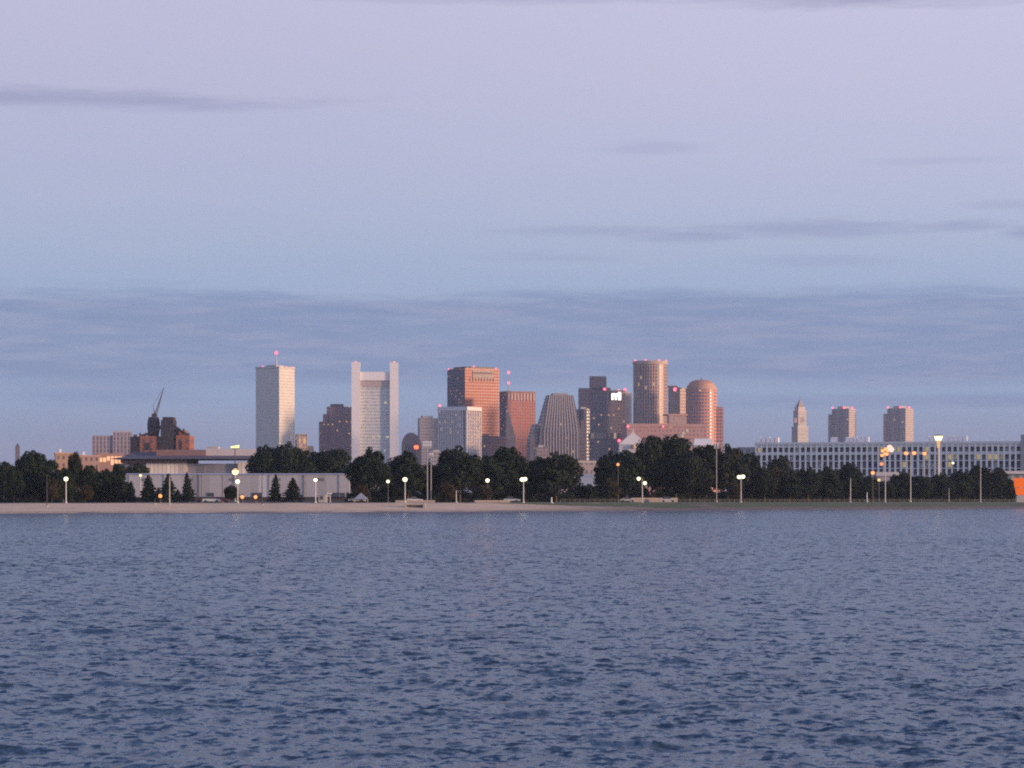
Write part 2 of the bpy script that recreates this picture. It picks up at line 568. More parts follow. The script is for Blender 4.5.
strip('grass_bank', 'green grass bank along the right half of the shore', GRASS, 22, 50, -6, 420, 8, 0.05, jag=4.0)
strip('path', 'pale waterfront path along the top of the shore', PATH, 50, 58, -300, 420, 2, 0.04)
strip('park_ground', 'dark park lawn under the row of trees', LAND, 49, 330, -300, 420, 30, -0.02)
# everything beyond, out to the horizon
m = bpy.data.meshes.new('land'); vs_, fs = [], []
xs = [-2550, -1800, -1200, -700] + [-400 + 40 * i for i in range(26)] + [900, 1500, 2550]
ds = [-30, 0, 18, 48, 64, 120, 200, 330, 400, 800, 1600, 9000]
for X in xs:
    for d in ds:
        Y = min(shoreY(X) + d, 4150.0)
        inner = (-260 <= X <= 400) and d < 330
        vs_.append((X, Y, ground(X, Y) - (0.5 if inner else 0.0)))
n = len(ds)
for i in range(len(xs) - 1):
    for q in range(n - 1):
        fs.append((i * n + q, (i + 1) * n + q, (i + 1) * n + q + 1, i * n + q + 1))
m.from_pydata(vs_, [], fs); m.update(); m.materials.append(FARL)
tag(link('land', m), 'low land stretching away behind the shore', 'land', kind='structure')

# ------------------------------------------------------------------ towers
Z0 = 2.6


def tower(name, label, L, C, Rr, top, Y, phi, cat='skyscraper'):
    """box seen corner-on: left face L..C, right face C..R (pixel columns at depth Y)"""
    s = Y / F
    A = (C - L) * s / math.cos(R(phi)); B = (Rr - C) * s / math.sin(R(phi))
    H = wz(top, Y) - Z0
    o = thing(name, label, cat, (wx(C, Y), Y, Z0), R(90 - phi))
    return o, A, B, H, s


def rect(x0, x1, y0, y1):
    return [(x0, y0), (x1, y0), (x1, y1), (x0, y1)]


def beacon(parent, x, y, z, r=1.7, mast=2.5):
    r *= 0.8
    b = MB(); b.sphere((0, 0, 0), r, n=8, m=6)
    o = b.build('beacon', RED_GLOW, parent, (x, y, z + mast))
    if mast > 0.3:
        k = MB(); k.tube((0, 0, -mast - 0.5), (0, 0, -0.5), 0.35)
        k.build('beacon_post', DARK_METAL, o)
    return o


def lit_window(parent, x0, x1, y0, y1, z0, z1, mat=None):
    b = MB(); b.box(x0, x1, y0, y1, z0, z1)
    return b.build('lit_window', mat or WINDOW_GLOW, parent)


# --- grey slab tower with the antenna
o, A, B, H, s = tower('slab_tower', 'tall pale grey tower with a red light on its rooftop antenna', 254.2, 279.2, 292.8, 367.5, 3300, 33)
fm = facade('pale_grey_facade', (0.62, 0.58, 0.51), (0.42, 0.40, 0.385), bay=1.6, floor=3.9, fw=0.55, fh=0.5, lit=0.0, vary=0.1)
b = MB(); b.prism(rect(0, B, 0, A), 0, H, cap=1); b.build('wall', [fm, ROOFM], o)
b = MB()
for p in (rect(-0.5, B + 0.5, -0.5, 0.6), rect(-0.5, B + 0.5, A - 0.6, A + 0.5), rect(-0.5, 0.6, 0.62, A - 0.62), rect(B - 0.6, B + 0.5, 0.62, A - 0.62)):
    b.prism(p, H - 0.5, H + 1.6, bottom=True)
b.build('parapet', plain('pale_stone', (0.48, 0.46, 0.44)), o)
b = MB(); b.box(B * .25, B * .75, A * .3, A * .7, H, H + 4); b.build('roof_plant', CONC, o)
ant = MB(); ant.tube((B * .45, A * .42, H + 3.5), (B * .45, A * .42, H + 10), 0.9, 0.7); ant.tube((B * .45, A * .42, H + 9.9), (B * .45, A * .42, H + 19), 0.5, 0.2)
an = ant.build('antenna', GALV, o)
bb = MB(); bb.sphere((B * .45, A * .42, H + 20.2), 2.2, n=10, m=8); bb.build('beacon', RED_GLOW, an)
beacon(o, 0.8, A * .72, H + 1.6, 1.2, 0.4); beacon(o, B * .5, 1.0, H + 1.6, 0.9, 0.2); beacon(o, B * .92, 1.0, H + 1.6, 0.9, 0.2)

# --- small pinkish block beside it
o, A, B, H, s = tower('apartment_block', 'small pinkish block with a lit upper storey beside the antenna tower', 294.5, 297, 307, 434, 2500, 70, 'building')
fm = facade('pink_brick_facade', (0.36, 0.25, 0.22), (0.08, 0.08, 0.11), bay=2.6, floor=3.3, lit=0.05)
b = MB(); b.prism(rect(0, B, 0, A), 0, H, cap=1); b.build('wall', [fm, ROOFM], o)
lit_window(o, 2, B * .35, -0.12, 0.1, H - 9, H - 4); lit_window(o, B * .6, B - 1.5, -0.12, 0.1, H - 9, H - 4)
o, A, B, H, s = tower('office_block', 'low dark block stepping down right of the small pinkish block', 304, 305, 313.5, 446, 2600, 75, 'building')
b = MB(); b.prism(rect(0, B, 0, A), 0, H, cap=1); b.build('wall', [facade('dark_low_facade', (0.14, 0.12, 0.14), (0.05, 0.05, 0.07), lit=0.02), ROOFM], o)
b = MB(); b.box(B * .1, B * .4, 2, 8, H, H + 3); b.build('roof_plant', CONC, o)

# --- stepped dark brown tower left of the white frame tower
o, A, B, H, s = tower('stepped_tower', 'dark purplish brown stepped tower left of the white framed tower', 326, 329, 356, 406.5, 3350, 72)
fm = facade('purple_brown_facade', (0.185, 0.105, 0.12), (0.07, 0.055, 0.08), bay=3.2, floor=3.9, fw=.6, fh=.45, lit=0.05)
b = MB(); b.prism(rect(0, B, 0, A), 0, H, cap=1); b.build('wall', [fm, ROOFM], o)
for (x, tp, nm) in ((-4 * s, 414, 'shoulder'), (-8.2 * s, 421.5, 'shoulder')):
    h2 = wz(tp, 3350) - Z0
    b = MB(); b.prism(rect(x, x + 4 * s - 0.02, 1.5, A - 1), 0, h2, cap=1); b.build(nm, [fm, ROOFM], o)
b = MB(); b.box(B * .12, B * .55, 3, A - 2, H, H + 3.5); b.build('roof_plant', DARK_METAL, o)

# --- white framed tower: two tall side pylons, a lintel and a glass curtain wall
Y = 3000; s = Y / F
o = thing('framed_tower', 'white tower of two tall side pylons framing a glass front', 'skyscraper', (wx(375, Y), Y, Z0), R(3))
PY = 23.4 * s
Htop = wz(362.5, Y) - Z0; Hl = wz(372, Y) - Z0; Hl2 = wz(380.5, Y) - Z0; Hg = wz(387, Y) - Z0
alu = plain('aluminium_cladding', (0.78, 0.74, 0.72), .5, .05, .02)
for sgn in (-1, 1):
    x0, x1 = sorted((sgn * PY, sgn * (PY - 8.6 * s)))
    b = MB(); b.prism(rect(x0, x1, -4, 40), 0, Htop); py_ = b.build('pylon', alu, o)
    beacon(o, (x0 + x1) / 2, -2, Htop, 0.9, 0.5)
ix = PY - 8.6 * s - 0.03
b = MB(); b.prism(rect(-ix, ix, -2, 36), Hl2, Hl, bottom=True); b.build('lintel', alu, o)
b = MB(); b.prism(rect(-ix, ix, -.6, 34), Hg, Hl2 - 0.05, bottom=True); b.build('louvre_band', facade('louvres', (0.50, 0.42, 0.39), (0.33, 0.27, 0.26), bay=40, floor=1.9, fw=1.1, fh=.45, lit=0), o)
gl = facade('silver_glass_facade', (0.60, 0.60, 0.58), (0.34, 0.37, 0.37), bay=2.3, floor=3.8, fw=0.72, fh=0.5, lit=0.006, litc=(1, .8, .45), lits=0.4, grough=0.2)
b = MB(); b.prism(rect(-ix, ix, 0, 34), 0, Hg - 0.05, bottom=False); b.build('curtain_wall', gl, o)
for (px, rw) in ((368, 407), (385.5, 402.5), (363.5, 427), (378, 436)):
    x = (px - 375) * s; z = wz(rw, Y) - Z0
    lit_window(o, x - 1.6, x + 1.6, -0.25, -0.02, z - 1.2, z + 1.2, COOL_WINDOW)
for k in range(5):
    x = -ix + 5 + k * 8.4; z = wz(437, Y) - Z0
    lit_window(o, x, x + 2.0 + (k % 2) * 1.6, -0.3, -0.02, z - 1, z + 1, COOL_WINDOW)

# --- rounded low brown building and grey block
Y = 2900; s = Y / F
o = thing('arched_building', 'low purple-brown building with a rounded roof right of the white framed tower', 'building', (wx(411, Y), Y, Z0))
b = MB(); W = 9.5 * s
pr = [(-W, 0)] + [(W * math.cos(math.pi - math.pi * i / 14), (wz(446, Y) - Z0) + (wz(432.5, Y) - wz(446, Y)) * math.sin(math.pi * i / 14)) for i in range(15)] + [(W, 0)]
for i in range(len(pr) - 1):
    a, c_ = pr[i], pr[i + 1]
    b.face([(a[0], 0, a[1]), (a[0], 30, a[1]), (c_[0], 30, c_[1]), (c_[0], 0, c_[1])][::-1])
b.face([(p[0], 0, p[1]) for p in reversed(pr)]); b.face([(p[0], 30, p[1]) for p in pr])
b.build('wall', plain('purple_brown_stone', (0.22, 0.155, 0.16)), o)
b = MB()
for k in range(4):
    b.box(-W * .6 + k * W * .32, -W * .6 + k * W * .32 + 2.2, -0.15, 0, 20, 60)
b.build('window_strip', plain('dark_glazing', (0.05, 0.05, 0.07), 0.3), o)
o, A, B, H, s = tower('grey_block', 'plain blue-grey office block left of the white ribbed tower', 417.5, 419.5, 440, 418, 3250, 74, 'building')
fm = facade('blue_grey_facade', (0.25, 0.24, 0.27), (0.12, 0.12, 0.16), bay=2.0, floor=3.9, fw=.5, fh=.6, lit=0.01)
b = MB(); b.prism(rect(0, B, 0, A), 0, H, cap=1); b.build('wall', [fm, ROOFM], o)
b = MB(); b.box(B * .2, B * .7, 5, 15, H, H + 3); b.build('roof_plant', CONC, o)

# --- white ribbed tower
o, A, B, H, s = tower('ribbed_tower', 'white ribbed office tower standing in front of the orange-red tower', 436, 467, 480.5, 406.5, 2750, 28)
core = facade('ribbed_core', (0.30, 0.25, 0.25), (0.13, 0.115, 0.14), bay=2.2, floor=3.8, fw=1.0, fh=0.6, lit=0.06, lits=0.35)
b = MB(); b.prism([(0, 0), (B, 0), (B, A - 3), (B - 2, A), (3, A), (0, A - 3)], 0, H - 4, cap=1); b.build('core_wall', [core, ROOFM], o)
rib = plain('white_concrete_rib', (0.70, 0.64, 0.62), 0.7, 0.1)
nA_, nB_ = 15, 9
for k in range(nA_):
    yy = 3 + (A - 6) * k / (nA_ - 1) if k else 0.6
    b = MB(); b.box(-0.8, -0.01, yy - 0.5, yy + 0.5, 0, H - 4.05); b.build('rib', rib, o)
for k in range(nB_):
    xx = 0.5 + (B - 1) * k / (nB_ - 1)
    b = MB(); b.box(xx - 0.5, xx + 0.5, -0.8, -0.01, 0, H - 4.05); b.build('rib', rib, o)
b = MB(); b.prism([(-0.9, -0.9), (B + .5, -0.9), (B + .5, A - 3), (B - 2, A + .5), (3, A + .5), (-0.9, A - 2.5)], H - 4, H, cap=1, bottom=True); b.build('cornice', [rib, ROOFM], o)
beacon(o, 2, A - 3, H, 1.6, 1.5)

# --- orange-red tower, its left face darkened as shade
o, A, B, H, s = tower('granite_tower', 'tall orange-red granite tower with a dark left face, left of the pink tower', 447, 465, 499, 368, 3300, 58)
fm = facade('red_granite_facade', (0.42, 0.145, 0.085), (0.20, 0.075, 0.06), bay=2.6, floor=3.9, fw=.5, fh=.5, lit=0.012, vary=0.12)
fdk = facade('shade_and_dark_glass_facade', (0.06, 0.055, 0.09), (0.03, 0.033, 0.065), bay=2.6, floor=3.9, fw=.7, fh=.6, lit=0.06, litc=(1, .35, .15), lits=0.35)  # painted shade on left faces; dark glass on the slim black tower
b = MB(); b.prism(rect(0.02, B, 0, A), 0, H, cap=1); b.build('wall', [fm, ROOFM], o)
b = MB(); b.box(-0.9, 0.0, 0.8, A - 0.3, 0, H - 1.5); b.build('shaded_side', fdk, o)  # thin dark skin puts the shade of the left face into colour
z1 = H; z0 = wz(378, 3300) - Z0
b = MB(); b.box(B * .22, B * .82, -0.5, -0.01, z0, z1 - 2.5); b.build('crown_band', facade('crown_band_louvre', (0.17, 0.10, 0.10), (0.07, 0.05, 0.06), bay=2.2, floor=20, fw=.55, fh=.9, lit=0), o)
for k in range(9):
    xx = B * .16 + k * B * .085
    b = MB(); b.box(xx - 0.7, xx + 0.7, -0.9, -0.52, z0 - 4, z0 + 1.5); b.build('crown_arch', plain('pale_granite', (0.45, 0.27, 0.2)), o)
b = MB(); b.box(B * .1, B * .9, 6, A - 6, H, H + 2.5); b.build('roof_plant', DARK_METAL, o)
beacon(o, B * .28, 1.5, H, 1.3, 2.4); beacon(o, B * .93, 1.5, H, 1.4, 0.4); beacon(o, 0, A - 2, H, 1.1, 0.3)

# dark low block below it
o, A, B, H, s = tower('dark_block', 'dark purple low block below the orange-red tower', 480.5, 481, 506, 436, 2850, 80, 'building')
b = MB(); b.prism(rect(0, B, 0, 26), 0, H, cap=1)
b.build('wall', [facade('purple_dark_facade', (0.10, 0.07, 0.105), (0.05, 0.04, 0.06), bay=2.6, floor=3.7, lit=0.03), ROOFM], o)
b = MB(); b.box(3, 9, 3, 9, H, H + 2.5); b.build('roof_plant', DARK_METAL, o)

# --- pink-brown tower with the masts
o, A, B, H, s = tower('banded_tower', 'pinkish brown tower with a crenellated top and red mast lights', 500, 507, 535.5, 391, 3250, 66)
fm = facade('pink_brown_facade', (0.40, 0.165, 0.13), (0.19, 0.085, 0.085), bay=3.4, floor=3.8, fw=.45, fh=.55, lit=0.008)
b = MB(); b.prism(rect(0.02, B, 0, A), 0, H - 2, cap=1); b.build('wall', [fm, ROOFM], o)
b = MB(); b.box(-0.8, 0.0, 0.5, A, 0, H - 2.2); b.build('shaded_side', fdk, o)  # left face in shade, darkened by the same dark skin
for k in range(9):
    xx = B * (0.06 + 0.11 * k)
    b = MB(); b.box(xx - 1.1, xx + 1.1, -0.8, -0.01, wz(400, 3250) - Z0, H - 2.3); b.build('crown_pier', plain('pale_pink_stone', (0.48, 0.34, 0.29)), o)
b = MB(); b.prism(rect(-0.9, B + 0.4, -0.9, A + 0.4), H - 2, H, bottom=True); b.build('cornice', plain('brown_stone', (0.26, 0.16, 0.14)), o)
mx, my = B * .18, A * .5
mm = MB(); mm.tube((mx, my, H), (mx, my, wz(383, 3250) - Z0), 0.9, 0.6); mm.tube((mx, my, wz(383.1, 3250) - Z0), (mx, my, wz(373, 3250) - Z0), 0.5, 0.25)
ms = mm.build('mast', GALV, o)
for rw, r in ((372, 1.9), (382.5, 1.7)):
    bb = MB(); bb.sphere((mx, my, wz(rw, 3250) - Z0), r, n=8, m=6); bb.build('beacon', RED_GLOW, ms)

# --- grey trapezoid tower with vertical ribs
Y = 2850; s = Y / F
o = thing('tapered_tower', 'grey tapered tower with vertical ribs and sloping sides', 'skyscraper', (wx(562, Y), Y, Z0), R(8))
fm = facade('grey_rib_core', (0.14, 0.12, 0.14), (0.08, 0.07, 0.10), bay=3.0, floor=3.8, fw=.6, fh=.6, lit=0.02)
Ht = wz(395, Y) - Z0; Hm = wz(432, Y) - Z0
D = 30
base = rect(-26 * s, 22 * s, 0, D + 8); mid = rect(-22.5 * s, 19.5 * s, 0, D + 6); topp = rect(-13 * s, 12 * s, 4, D - 4)
b = MB(); b.prism(base, 0, Hm, top=mid); b.prism(mid, Hm, Ht, top=topp, cap=1); b.build('wall', [fm, ROOFM], o)
ribm = plain('grey_stone_rib', (0.30, 0.275, 0.285), 0.75, 0.12)
for k in range(12):
    fx = -1 + 2 * (k + 0.5) / 12
    xt = fx * 12.3 * s - 0.5 * s; xb = fx * 20.0 * s - 1.2 * s
    xb = xt + (xb - xt) * 0.75
    hw = 0.75
    b = MB()
    b.prism(rect(xb - hw, xb + hw, -0.9, -0.02), 0, Hm, bottom=True)
    b.prism(rect(xb - hw, xb + hw, -0.9, -0.02), Hm, Ht - 0.5, top=rect(xt - hw, xt + hw, 3.1, 3.95))
    b.build('rib', ribm, o)
b = MB(); b.box(-8 * s, 7 * s, 8, D - 8, Ht, Ht + 2.5); b.build('roof_plant', ribm, o)
for sg, x0, x1, tp in ((-1, -33, -24, 424), (1, 19.7, 25, 420)):
    h2 = wz(tp, Y) - Z0
    b = MB()
    if sg < 0:
        b.prism(rect(x0 * s, x1 * s, 2, 26), 0, h2 - 18, top=rect((x0 + 1) * s, x1 * s, 2, 26)); b.prism(rect((x0 + 1) * s, x1 * s, 2, 26), h2 - 18, h2, top=rect((x0 + 5.5) * s, x1 * s, 4, 24), cap=1)
    else:
        b.prism(rect(x0 * s, x1 * s, 3, 24), 0, h2, top=rect(x0 * s, (x1 - 2) * s, 4, 22), cap=1)
    b.build('wing', [fm, ROOFM], o)

# --- grey curved slab seen in front of the pink tower
Y = 2800; s = Y / F
o = thing('sloped_block', 'dark grey block with a sloping shoulder at the foot of the pinkish brown tower', 'building', (wx(509, Y), Y, Z0))
fm = facade('sloped_grey_facade', (0.17, 0.145, 0.16), (0.09, 0.08, 0.10), bay=2.6, floor=3.7, lit=0.02)
b = MB(); b.prism(rect(-3 * s, 9 * s, 0, 20), 0, wz(437, Y) - Z0, top=rect(-3 * s, 6.5 * s, 0, 20)); b.prism(rect(-3 * s, 6.5 * s, 0, 20), wz(437, Y) - Z0, wz(412, Y) - Z0, top=rect(-3 * s, -0.5 * s, 2, 18))
b.build('wall', fm, o)
b = MB(); b.box(-2.8 * s, -1.2 * s, 6, 12, wz(412, Y) - Z0, wz(410, Y) - Z0); b.build('roof_plant', CONC, o)

# --- dark blue tower group
o, A, B, H, s = tower('dark_glass_tower', 'dark navy glass tower with a raised central block between grey towers', 578.5, 580, 607, 388, 3200, 78)
fm = facade('navy_glass_facade', (0.045, 0.045, 0.085), (0.03, 0.035, 0.07), bay=2.4, floor=3.8, fw=.7, fh=.55, lit=0.02)
b = MB(); b.prism(rect(0, B, 0, A), 0, H, cap=1); b.build('wall', [fm, ROOFM], o)
b = MB(); b.prism(rect(B * .41, B * 0.995, 1, A - .5), H, wz(376, 3200) - Z0, cap=1); b.build('upper_block', [fm, ROOFM], o)
beacon(o, B * .42, -1, wz(394, 3200) - Z0, 1.9, 0.0)
o, A, B, H, s = tower('signed_tower', 'dark grey office tower with a lit white sign at its top', 587.5, 590, 625.5, 390, 3000, 80)
fm = facade('slate_facade', (0.16, 0.135, 0.16), (0.07, 0.065, 0.095), bay=3.0, floor=3.8, fw=.6, fh=.5, lit=0.05, litc=(1, .5, .25), lits=0.5)
b = MB(); b.prism(rect(0, B, 0, A), 0, H, cap=1); b.build('wall', [fm, ROOFM], o)
b = MB(); b.box(B * .1, B * .6, 3, A - 2, H, H + 3); b.build('roof_plant', DARK_METAL, o)
beacon(o, B * .42, 1, H, 2.2, 1.0); beacon(o, B * 1.0, 1, H, 2.0, 0.8); beacon(o, B * .82, 1, H, 1.0, 0.4)
# the lit sign: letters too small to read, built as a row of three strokes on a backing, as they show
sx0 = B * .60; sz = wz(396, 3000) - Z0
sg = MB(); sg.box(sx0 - 0.8, sx0 + 12.5, -0.9, -0.05, sz - 5.2, sz + 5.4); sgo = sg.build('sign', plain('sign_backing', (0.1, 0.1, 0.1)), o)
st = MB()
for (x0, x1, z0, z1) in ((0.2, 2.4, -4.4, 3.0), (2.4, 4.2, -.2, 3.4), (4.2, 6.2, -4.4, 2.6), (6.2, 8.0, -0.4, 3.2), (8.0, 11.6, -4.6, 4.8)):
    st.box(sx0 + x0, sx0 + x1 - 0.05, -1.5, -0.92, sz + z0, sz + z1)
st.build('sign_lettering', glow('sign_white_glow', (1.0, 0.98, 0.86), 2.5), sgo)
o, A, B, H, s = tower('curved_block', 'lower blue-grey block with a rounded front left of the lit sign tower', 578, 579, 590, 409, 2900, 80, 'building')
b = MB(); nn = 10
b.prism([(B * (i / nn), -2.5 * math.sin(math.pi * i / nn)) for i in range(nn + 1)] + [(B, 14), (0, 14)], 0, H, cap=1)
b.build('wall', [facade('blue_slate_facade', (0.10, 0.105, 0.14), (0.06, 0.065, 0.10), bay=2.8, floor=3.8, lit=0.02), ROOFM], o)
b = MB(); b.box(B * .2, B * .7, 2, 9, H, H + 2.2); b.build('roof_plant', CONC, o)
# lower front wing of it
o, A, B, H, s = tower('low_office', 'low dark office building with a pale top storey below the lit sign tower', 593, 594, 622, 433, 2700, 80, 'building')
b = MB(); b.prism(rect(0, B, 0, 26), 0, H - 6, cap=1); b.build('wall', [fm, ROOFM], o)
b = MB(); b.prism(rect(-0.5, B + 0.5, -0.5, 26.5), H - 5.95, H, cap=1, bottom=True); b.build('top_storey', [facade('pale_top_storey', (0.30, 0.24, 0.23), (0.08, 0.07, 0.08), bay=4.2, floor=30, fw=.5, fh=1.0, lit=0.2), ROOFM], o)
beacon(o, B * .9, -1, H - 8, 2.0, 0.0)
# thin pale slab right of it
o, A, B, H, s = tower('thin_slab', 'slim pale grey slab between the lit sign tower and the tall round tower', 623, 624, 632, 393, 3150, 72)
fm = facade('thin_slab_facade', (0.34, 0.29, 0.28), (0.17, 0.15, 0.17), bay=2.2, floor=3.8, fw=.5, fh=.7, lit=0.0)
b = MB(); b.prism(rect(0, B, 0, A), 0, H, cap=1); b.build('wall', [fm, ROOFM], o)
b = MB(); b.box(B * .2, B * .8, 4, 12, H, H + 2); b.build('roof_plant', CONC, o)

# --- white tent-roofed pavilion
Y = 2100; s = Y / F
o = thing('gabled_hall', 'white gabled hall with a pointed finial below the round towers', 'building', (wx(633, Y), Y, Z0))
hx = 13.5 * s; he = wz(444.5, Y) - Z0; hp = wz(432, Y) - Z0
b = MB(); b.box(-hx, hx, 0, 26, 0, he, bottom=False); b.build('wall', plain('white_hall_wall', (0.55, 0.52, 0.53), .7, .1), o)
b = MB()
b.face([(-hx - .8, -.8, he), (0, -.8, hp), (0, 27, hp), (-hx - .8, 27, he)][::-1]); b.face([(hx + .8, -.8, he), (hx + .8, 27, he), (0, 27, hp), (0, -.8, hp)][::-1])
b.face([(-hx - .8, -.8, he), (hx + .8, -.8, he), (0, -.8, hp)]); b.face([(hx + .8, 27, he), (-hx - .8, 27, he), (0, 27, hp)])
b.build('roof', plain('white_roof', (0.74, 0.71, 0.70), .6, .1), o)
b = MB(); b.tube((0, 2, hp - .3), (0, 2, hp + 2.4), .5, .2); b.build('finial', WHITE_, o)
b = MB(); b.cyl(0.3, -0.4, he - 3.2, he - 0.6, 2.2, n=12); b.build('entrance_arch', plain('warm_arch', (0.42, 0.33, 0.24)), o)

# --- tall round tower
Y = 2950; s = Y / F


def ring(r, n=40, cx=0, cy=0):
    return [(cx + r * math.cos(2 * math.pi * i / n), cy + r * math.sin(2 * math.pi * i / n)) for i in range(n)]


rad = 17.2 * s
o = thing('round_tower', 'tall round tower with vertical stripes, sunlit orange on its right side', 'skyscraper', (wx(651.2, Y), Y + rad, Z0))
H = wz(360.5, Y) - Z0
fm = facade('round_tower_facade', (0.54, 0.33, 0.23), (0.05, 0.06, 0.12), bay=3.05, floor=3.9, fw=.66, fh=.86, lit=0.01, lits=0.4, grough=.35)
b = MB(); b.prism(ring(rad), 0, H - 4, cap=1); b.build('shaft', [fm, ROOFM], o)
b = MB(); b.prism(ring(rad + .5), H - 3.95, H, cap=1, bottom=True); b.build('crown_ring', [plain('round_tower_stone', (0.42, 0.32, 0.27)), ROOFM], o)
for a in (200, 250, 300, 345):
    beacon(o, rad * .95 * math.cos(R(a)), rad * .95 * math.sin(R(a)), H, 1.1, 0.6)
# plinth and red-brick podium
o, A, B, H, s = tower('brick_podium', 'long low reddish brick building with arches at the foot of the round towers', 626, 627, 707, 424, 2650, 84, 'building')
fm = facade('red_brick_facade', (0.44, 0.255, 0.23), (0.26, 0.15, 0.145), bay=4.0, floor=4.2, fw=.5, fh=.5, lit=0.02)
b = MB(); b.prism(rect(0, B, 0, 30), 0, H, cap=1); b.build('wall', [fm, ROOFM], o)
b = MB(); b.box(-.5, B + .5, -.6, -0.01, H - 3, H + .3); b.build('cornice', plain('pink_cornice', (0.42, 0.25, 0.22)), o)
cx = B * .53; b = MB(); nseg = 12; rr = 6.5 * s
pts = [(cx + rr * math.cos(math.pi * i / nseg), H - 22 + rr * 1.7 * math.sin(math.pi * i / nseg)) for i in range(nseg + 1)]
b.face([(p[0], -.75, p[1]) for p in pts] [::-1])
for i in range(nseg):
    b.face([(pts[i][0], -.75, pts[i][1]), (pts[i + 1][0], -.75, pts[i + 1][1]), (pts[i + 1][0], -.05, pts[i + 1][1]), (pts[i][0], -.05, pts[i][1])])
b.box(cx - rr, cx + rr, -.75, -.05, 0, H - 22)
b.build('arch', plain('arch_stone', (0.24, 0.15, 0.14)), o)
for k, (px, rw) in enumerate(((684, 433), (688, 430.5), (683, 436))):
    x = (px - 627) * s; z = wz(rw, 2650) - Z0
    lit_window(o, x - 1.3, x + 1.3, -0.3, -0.02, z - 1.3, z + 1.3, COOL_WINDOW)
beacon(o, 1, -.5, H - 3, 1.6, 0.5); beacon(o, B * .45, -1.2, H - 3, 1.2, 0.3)
# dark + pink slim pair
o, A, B, H, s = tower('slim_dark_tower', 'slim black tower with a red light between the two round towers', 668.5, 669.5, 679.5, 387, 3250, 74)
b = MB(); b.prism(rect(0, B, 0, A), 0, H, cap=1); b.build('wall', [fdk, ROOFM], o)
b = MB(); b.box(1, B - 1, 4, 10, H, H + 2); b.build('roof_plant', DARK_METAL, o)
beacon(o, B * .55, -0.5, H - 3, 3.0, 0.0)
o, A, B, H, s = tower('slim_pink_tower', 'slim pink stone tower behind the domed round tower', 676.5, 680, 690, 389, 3120, 60)
fm = facade('pink_stone_facade', (0.42, 0.28, 0.24), (0.24, 0.16, 0.15), bay=3.0, floor=3.8, fw=.4, fh=.5, lit=0.0)
b = MB(); b.prism(rect(0, B, 0, A), 0, H, cap=1); b.build('wall', [fm, ROOFM], o)
b = MB(); b.box(B * .3, B * .8, 3, 9, H, H + 2); b.build('roof_plant', CONC, o)
o, A, B, H, s = tower('pink_block', 'square pinkish block standing on the brick building between the round towers', 667.5, 669, 687, 414.5, 2780, 76, 'building')
b = MB(); b.prism(rect(0, B, 0, A), 0, H, cap=1); b.build('wall', [facade('pink_plain_facade', (0.36, 0.25, 0.235), (0.30, 0.20, 0.19), bay=3.6, floor=3.8, lit=0), ROOFM], o)
b = MB(); b.box(-1, B + 1, -1, A + 13, H - 1, H + .6); b.build('cornice', plain('pink_cornice', (0.42, 0.25, 0.22)), o)

# --- domed round tower
Y = 2900; s = Y / F
rad = 15.8 * s
o = thing('domed_tower', 'domed round pink tower stepping down on its right side', 'skyscraper', (wx(702.5, Y), Y + rad, Z0))
H = wz(389.5, Y) - Z0
fm = facade('domed_tower_facade', (0.56, 0.27, 0.20), (0.12, 0.085, 0.14), bay=3.2, floor=3.9, fw=.62, fh=.6, lit=0.006)
b = MB(); b.prism(ring(rad), 0, H, cap=1); b.build('shaft', [fm, ROOFM], o)
b = MB(); b.prism(ring(rad + .5), H + .02, H + 2, bottom=True); b.prism(ring(rad * .93), H + 2.02, H + 5.0); b.build('cornice', plain('domed_cornice', (0.47, 0.29, 0.23)), o)
b = MB(); hd = wz(379, Y) - Z0 - (H + 5.05)
prev = ring(rad * .84); z_ = H + 5.05
for k in range(1, 6):
    a = math.pi / 2 * k / 5.6
    nx_ = ring(rad * (.84 * math.cos(a) ** .8 + .0)); z2 = H + 5.05 + hd * math.sin(a)
    b.prism(prev, z_, z2, top=nx_); prev, z_ = nx_, z2
dm = b.build('dome', plain('copper_dome', (0.46, 0.24, 0.15), .5, .15), o)
b = MB(); b.tube((0, 0, z_ - .2), (0, 0, z_ + 3.5), .6, .2); b.build('finial', DARK_METAL, dm)
b = MB(); b.box(rad * .75, 21.5 * s, -8, 14, 0, wz(406.5, Y) - Z0, cap=1); b.build('wing', [fm, ROOFM], o)
lit_window(o, -rad * .22, -rad * .1, -rad * 1.02, -rad * .99, H - 2, H - 0.2)

# --- white roofed low hall under it
Y = 1900; s = Y / F
o = thing('white_roofed_hall', 'low hall with a white roof rising above the trees under the domed tower', 'building', (wx(703, Y), Y, Z0))
h = wz(438.5, Y) - Z0
b = MB(); b.box(-9 * s, 9 * s, 0, 18, 0, h - 5, bottom=False); b.build('wall', CONC, o)
b = MB(); b.prism(rect(-9.4 * s, 9.4 * s, -.5, 18.5), h - 4.98, h, top=rect(-8 * s, 9 * s, 4, 14), bottom=True); b.build('roof', WHITE_, o)

